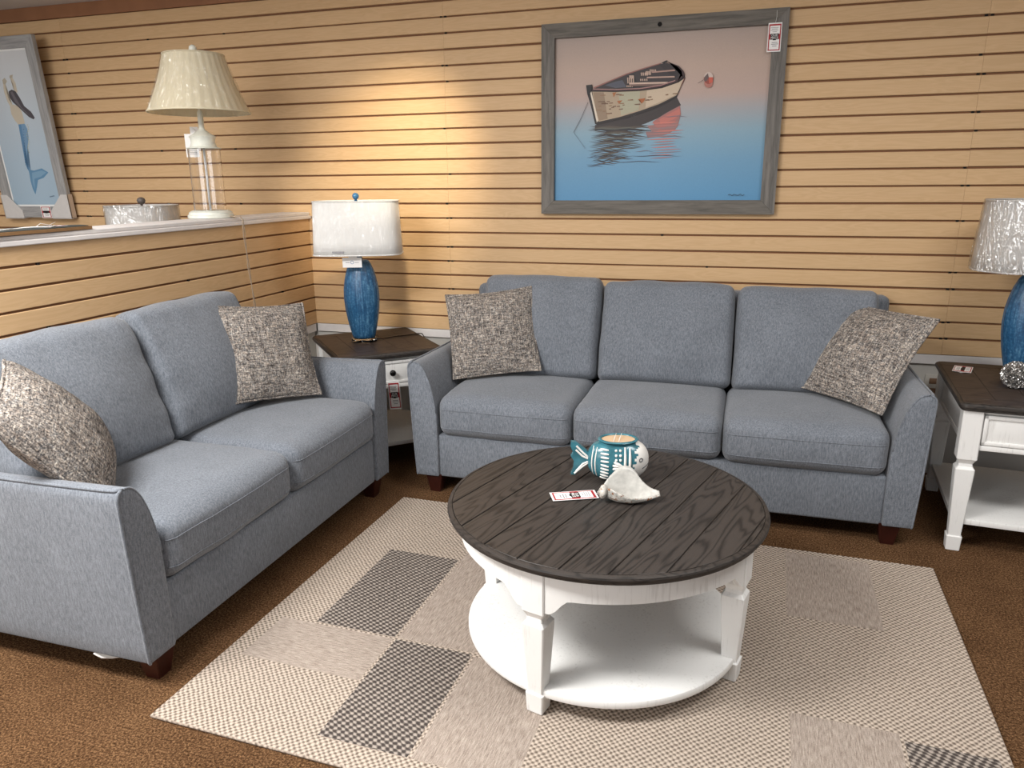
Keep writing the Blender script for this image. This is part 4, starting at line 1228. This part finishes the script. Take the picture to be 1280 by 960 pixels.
for t in (0, .02, .25, .5, .75, .98, 1):
    ring = []
    for k in range(n):
        a = 2*PI*k/n; pl_ = 1+.006*(1 if (k//2) % 2 else -1)
        rb, rt_ = .243, .143
        rr = (rb+(rt_-rb)*t-.010*math.sin(PI*t))*pl_
        ring.append(bm.verts.new((rr*math.cos(a), rr*math.sin(a), zs0+(zs1-zs0)*t)))
    rings.append(ring)
ring_faces(bm, rings); sw = obj('shade', bm, M_shade_c, wlmp, 180); sw.modifiers.new('t', 'SOLIDIFY').thickness = .0015
bm = bmesh.new()
tube(bm, [(.244*math.cos(2*PI*k/64), .244*math.sin(2*PI*k/64), zs0) for k in range(64)], .004, 6, True); obj('shade_ring', bm, M_shade_c, sw, 180)
bm = bmesh.new(); tube(bm, [(.144*math.cos(2*PI*k/64), .144*math.sin(2*PI*k/64), zs1) for k in range(64)], .0035, 6, True)
for k in range(3): tube(bm, [(0, 0, zs1-.004), (.144*math.cos(2.1*k), .144*math.sin(2.1*k), zs1-.002)], .0015, 6)
obj('shade_ring', bm, M_shade_c, sw, 180)
bm = bmesh.new(); rings = []
for i in range(13):
    t = i/12; ring = []
    for k in range(96):
        a = 2*PI*k/96; rr = .243+(.143-.243)*t-.004*math.sin(PI*t)+.004+.005*noise.noise(Vector((math.cos(a)*3, math.sin(a)*3, t*2)))
        ring.append(bm.verts.new((rr*math.cos(a), rr*math.sin(a), zs0-.004+(zs1-zs0+.008)*t)))
    rings.append(ring)
ring_faces(bm, rings); obj('plastic_wrap', bm, M_film3, sw, 180)
bm = bmesh.new(); lathe(bm, [(.005, .790), (.008, .796), (.016, .804), (.019, .816), (.016, .828), (.006, .835)], 20); obj('finial', bm, M_lampw, wlmp, 180)
bm = bmesh.new()
tube(bm, [(.108, .0, .008), (.158, .02, .008), (.172, .02, -.01), (.163, .03, -.10), (.162, .055, -.25), (.163, .06, -.45), (.163, .062, -.60)], .0022, 6)
tube(bm, [(.108, .006, .008), (.158, .026, .008), (.172, .028, -.01), (.163, .045, -.10), (.162, .040, -.25), (.163, .072, -.45), (.163, .080, -.60)], .0022, 6)
obj('cord', bm, M_cord, wlmp, 180)
wt = thing('lamp_tag', 'pale paper tag hanging at the collar of the glass column lamp', 'tag')
wt.matrix_world = frame_axes((-2.753, -.681, CZ+.372), (.9, .43, 0), (.02, 0, 1))
bm = bmesh.new(); box(bm, (-.075, -.0006, -.065), (-.012, .0006, .050), 0, 0); box(bm, (-.045, .001, .03), (-.005, .002, .085), 0, 0)
for z in (-.05, -.042, -.034): box(bm, (-.07, -.0012, z), (-.018, -.0005, z+.003), 0, 1)
obj('card', bm, [M_card, M_grey], wt)
bm = bmesh.new(); tube(bm, [(-.030, .0015, .080), (-.010, -.015, .060), (.010, -.034, .030)], .0009, 6); obj('string', bm, M_string, wt, 180)

# drum lamp standing behind the half wall
dl = thing('floor_lamp', 'plastic-wrapped drum shade lamp peeking over the half wall', 'lamp', (-3.255, -.60, 0))
bm = bmesh.new(); z0, z1 = 1.115, 1.378
rg = lathe(bm, [(.192, z0), (.189, (z0+z1)/2), (.187, z1)], 64, capb=False, capt=False); ds = obj('shade', bm, M_shade_g, dl, 180); ds.modifiers.new('t', 'SOLIDIFY').thickness = .0015
bm = bmesh.new(); rings = []
for i in range(13):
    t = i/12
    rings.append([bm.verts.new(((.192-.005*t+.004+.006*noise.noise(Vector((math.cos(a)*5, math.sin(a)*5, t*3))))*math.cos(a), (.192-.005*t+.004+.006*noise.noise(Vector((math.cos(a)*5, math.sin(a)*5, t*3))))*math.sin(a), z0-.004+(z1-z0+.010)*t)) for a in [2*PI*k/96 for k in range(96)]])
ring_faces(bm, rings); obj('plastic_wrap', bm, M_film, ds, 180)
bm = bmesh.new(); tube(bm, [(.188*math.cos(2*PI*k/64), .188*math.sin(2*PI*k/64), z1) for k in range(64)], .0035, 6, True)
for k in range(3): tube(bm, [(0, 0, z1-.004), ((.186*math.cos(2.1*k)), .186*math.sin(2.1*k), z1-.002)], .0015, 6)
obj('shade_ring', bm, M_shade_g, ds, 180)
M_drk = simple('bronze_dark', col(92, 84, 80), .5)
bm = bmesh.new(); lathe(bm, [(.13, .001), (.13, .02), (.05, .035), (.02, .06), (.016, .50), (.03, .60), (.04, .75), (.03, .92), (.018, 1.05), (.01, 1.10), (.006, z1)], 32); obj('base', bm, M_drk, dl, 60)
bm = bmesh.new(); lathe(bm, [(.006, z1), (.008, z1+.008), (.019, z1+.016), (.023, z1+.028), (.018, z1+.040), (.006, z1+.046)], 20); obj('finial', bm, M_drk, dl, 180)
# flat picture lying on the cap at far left
fp = thing('picture_panel', 'dark green picture panel lying flat on the half wall cap at far left', 'picture', (-2.655, -1.865, CZ), math.radians(3))
bm = bmesh.new(); prism(bm, [(-.09, -.55), (.095, -.55), (.105, .225), (.02, .27), (-.09, .20)], .001, .0125, 'z', 0); obj('backing', bm, simple('tan_board_edge', col(140, 106, 70), .7, var=.1, scale=30), fp)
bm = bmesh.new(); prism(bm, [(-.088, -.548), (.087, -.548), (.096, .216), (.018, .262), (-.088, .195)], .0127, .0155, 'z', 0); obj('face', bm, simple('dark_green_face', col(54, 62, 62), .45), fp)
bm = bmesh.new(); tube(bm, [(.05+.02*math.sin(i*.9), -.20+i*.028, .0172+.004*abs(math.sin(i*.7))) for i in range(12)], .0022, 6); obj('hanging_cord', bm, M_string, fp, 180)
price_tag('white and red price tag lying on the dark green panel on the half wall', frame_axes((-2.64, -1.775, CZ+.0185), (0, 1, 0), (-1, 0, 0)), .125, .075, [(-.05, -.001, 0), (-.02, -.012, .01), (.01, -.004, 0), (.045, -.014, .004)], False)

# ------------------------------------------------------------------ camera
R_ = Vector((.95635, .2920, -.00985)); 
f, yaw, pitch, roll = 941.4, .3017, .2648, -.0099
F = Vector((-math.sin(yaw)*math.cos(pitch), math.cos(yaw)*math.cos(pitch), -math.sin(pitch)))
R0 = Vector((math.cos(yaw), math.sin(yaw), 0)); U0 = R0.cross(F)
R2 = R0*math.cos(roll)+U0*math.sin(roll); U2 = -R0*math.sin(roll)+U0*math.cos(roll)
cam = bpy.data.cameras.new('camera'); co = link(bpy.data.objects.new('camera', cam))
co.matrix_world = Matrix.Translation((0, -4.1241, 1.498)) @ Matrix((R2, U2, -F)).transposed().to_4x4()
cam.sensor_width = 36; cam.lens = f/1280*36; cam.clip_start = .02
S.camera = co

# ------------------------------------------------------------------ light
def area(name, loc, size, e, c=(1, .96, .91), rot=(0, 0, 0), sy=None):
    l = bpy.data.lights.new(name, 'AREA'); l.energy = e; l.color = c; l.size = size
    if sy: l.shape = 'RECTANGLE'; l.size_y = sy
    o = link(bpy.data.objects.new(name, l)); o.location = loc; o.rotation_euler = rot; return o
area('ceiling_panel', (-2.0, -3.5, 2.57), 1.2, 104, (1, .99, .97), sy=.6)
area('ceiling_panel', (1.2, -2.4, 2.57), 1.2, 31, (1, .99, .97), sy=.6)
area('ceiling_panel', (-.5, -1.7, 2.57), 1.2, 6, (1, .97, .94), sy=.6)
area('ceiling_panel', (-3.9, -2.4, 2.57), 1.2, 30, (1, .97, .94), sy=.6)
area('front_fill', (-2.4, -6.0, 1.75), 2.6, 55, (1, 1, 1), (math.radians(88), 0, math.radians(-8)), sy=1.6)  # added fill light behind the camera, brightens the faces turned towards it
sl = bpy.data.lights.new('spot_lamp', 'SPOT'); sl.energy = 105; sl.color = (1, .86, .62); sl.spot_size = math.radians(46); sl.spot_blend = 1; sl.shadow_soft_size = .06
so = link(bpy.data.objects.new('spot_lamp', sl)); so.location = (-1.45, -1.25, 2.54)
so.rotation_euler = (Vector((-1.97, 0, 1.52))-so.location).to_track_quat('-Z', 'Y').to_euler()
w = bpy.data.worlds.new('world'); S.world = w; w.use_nodes = True
w.node_tree.nodes['Background'].inputs[0].default_value = (.95, .97, 1, 1); w.node_tree.nodes['Background'].inputs[1].default_value = .24
S.view_settings.view_transform = 'Standard'; S.view_settings.look = 'None'; S.view_settings.gamma = 1
S.view_settings.use_curve_mapping = False; S.view_settings.exposure = 0.46
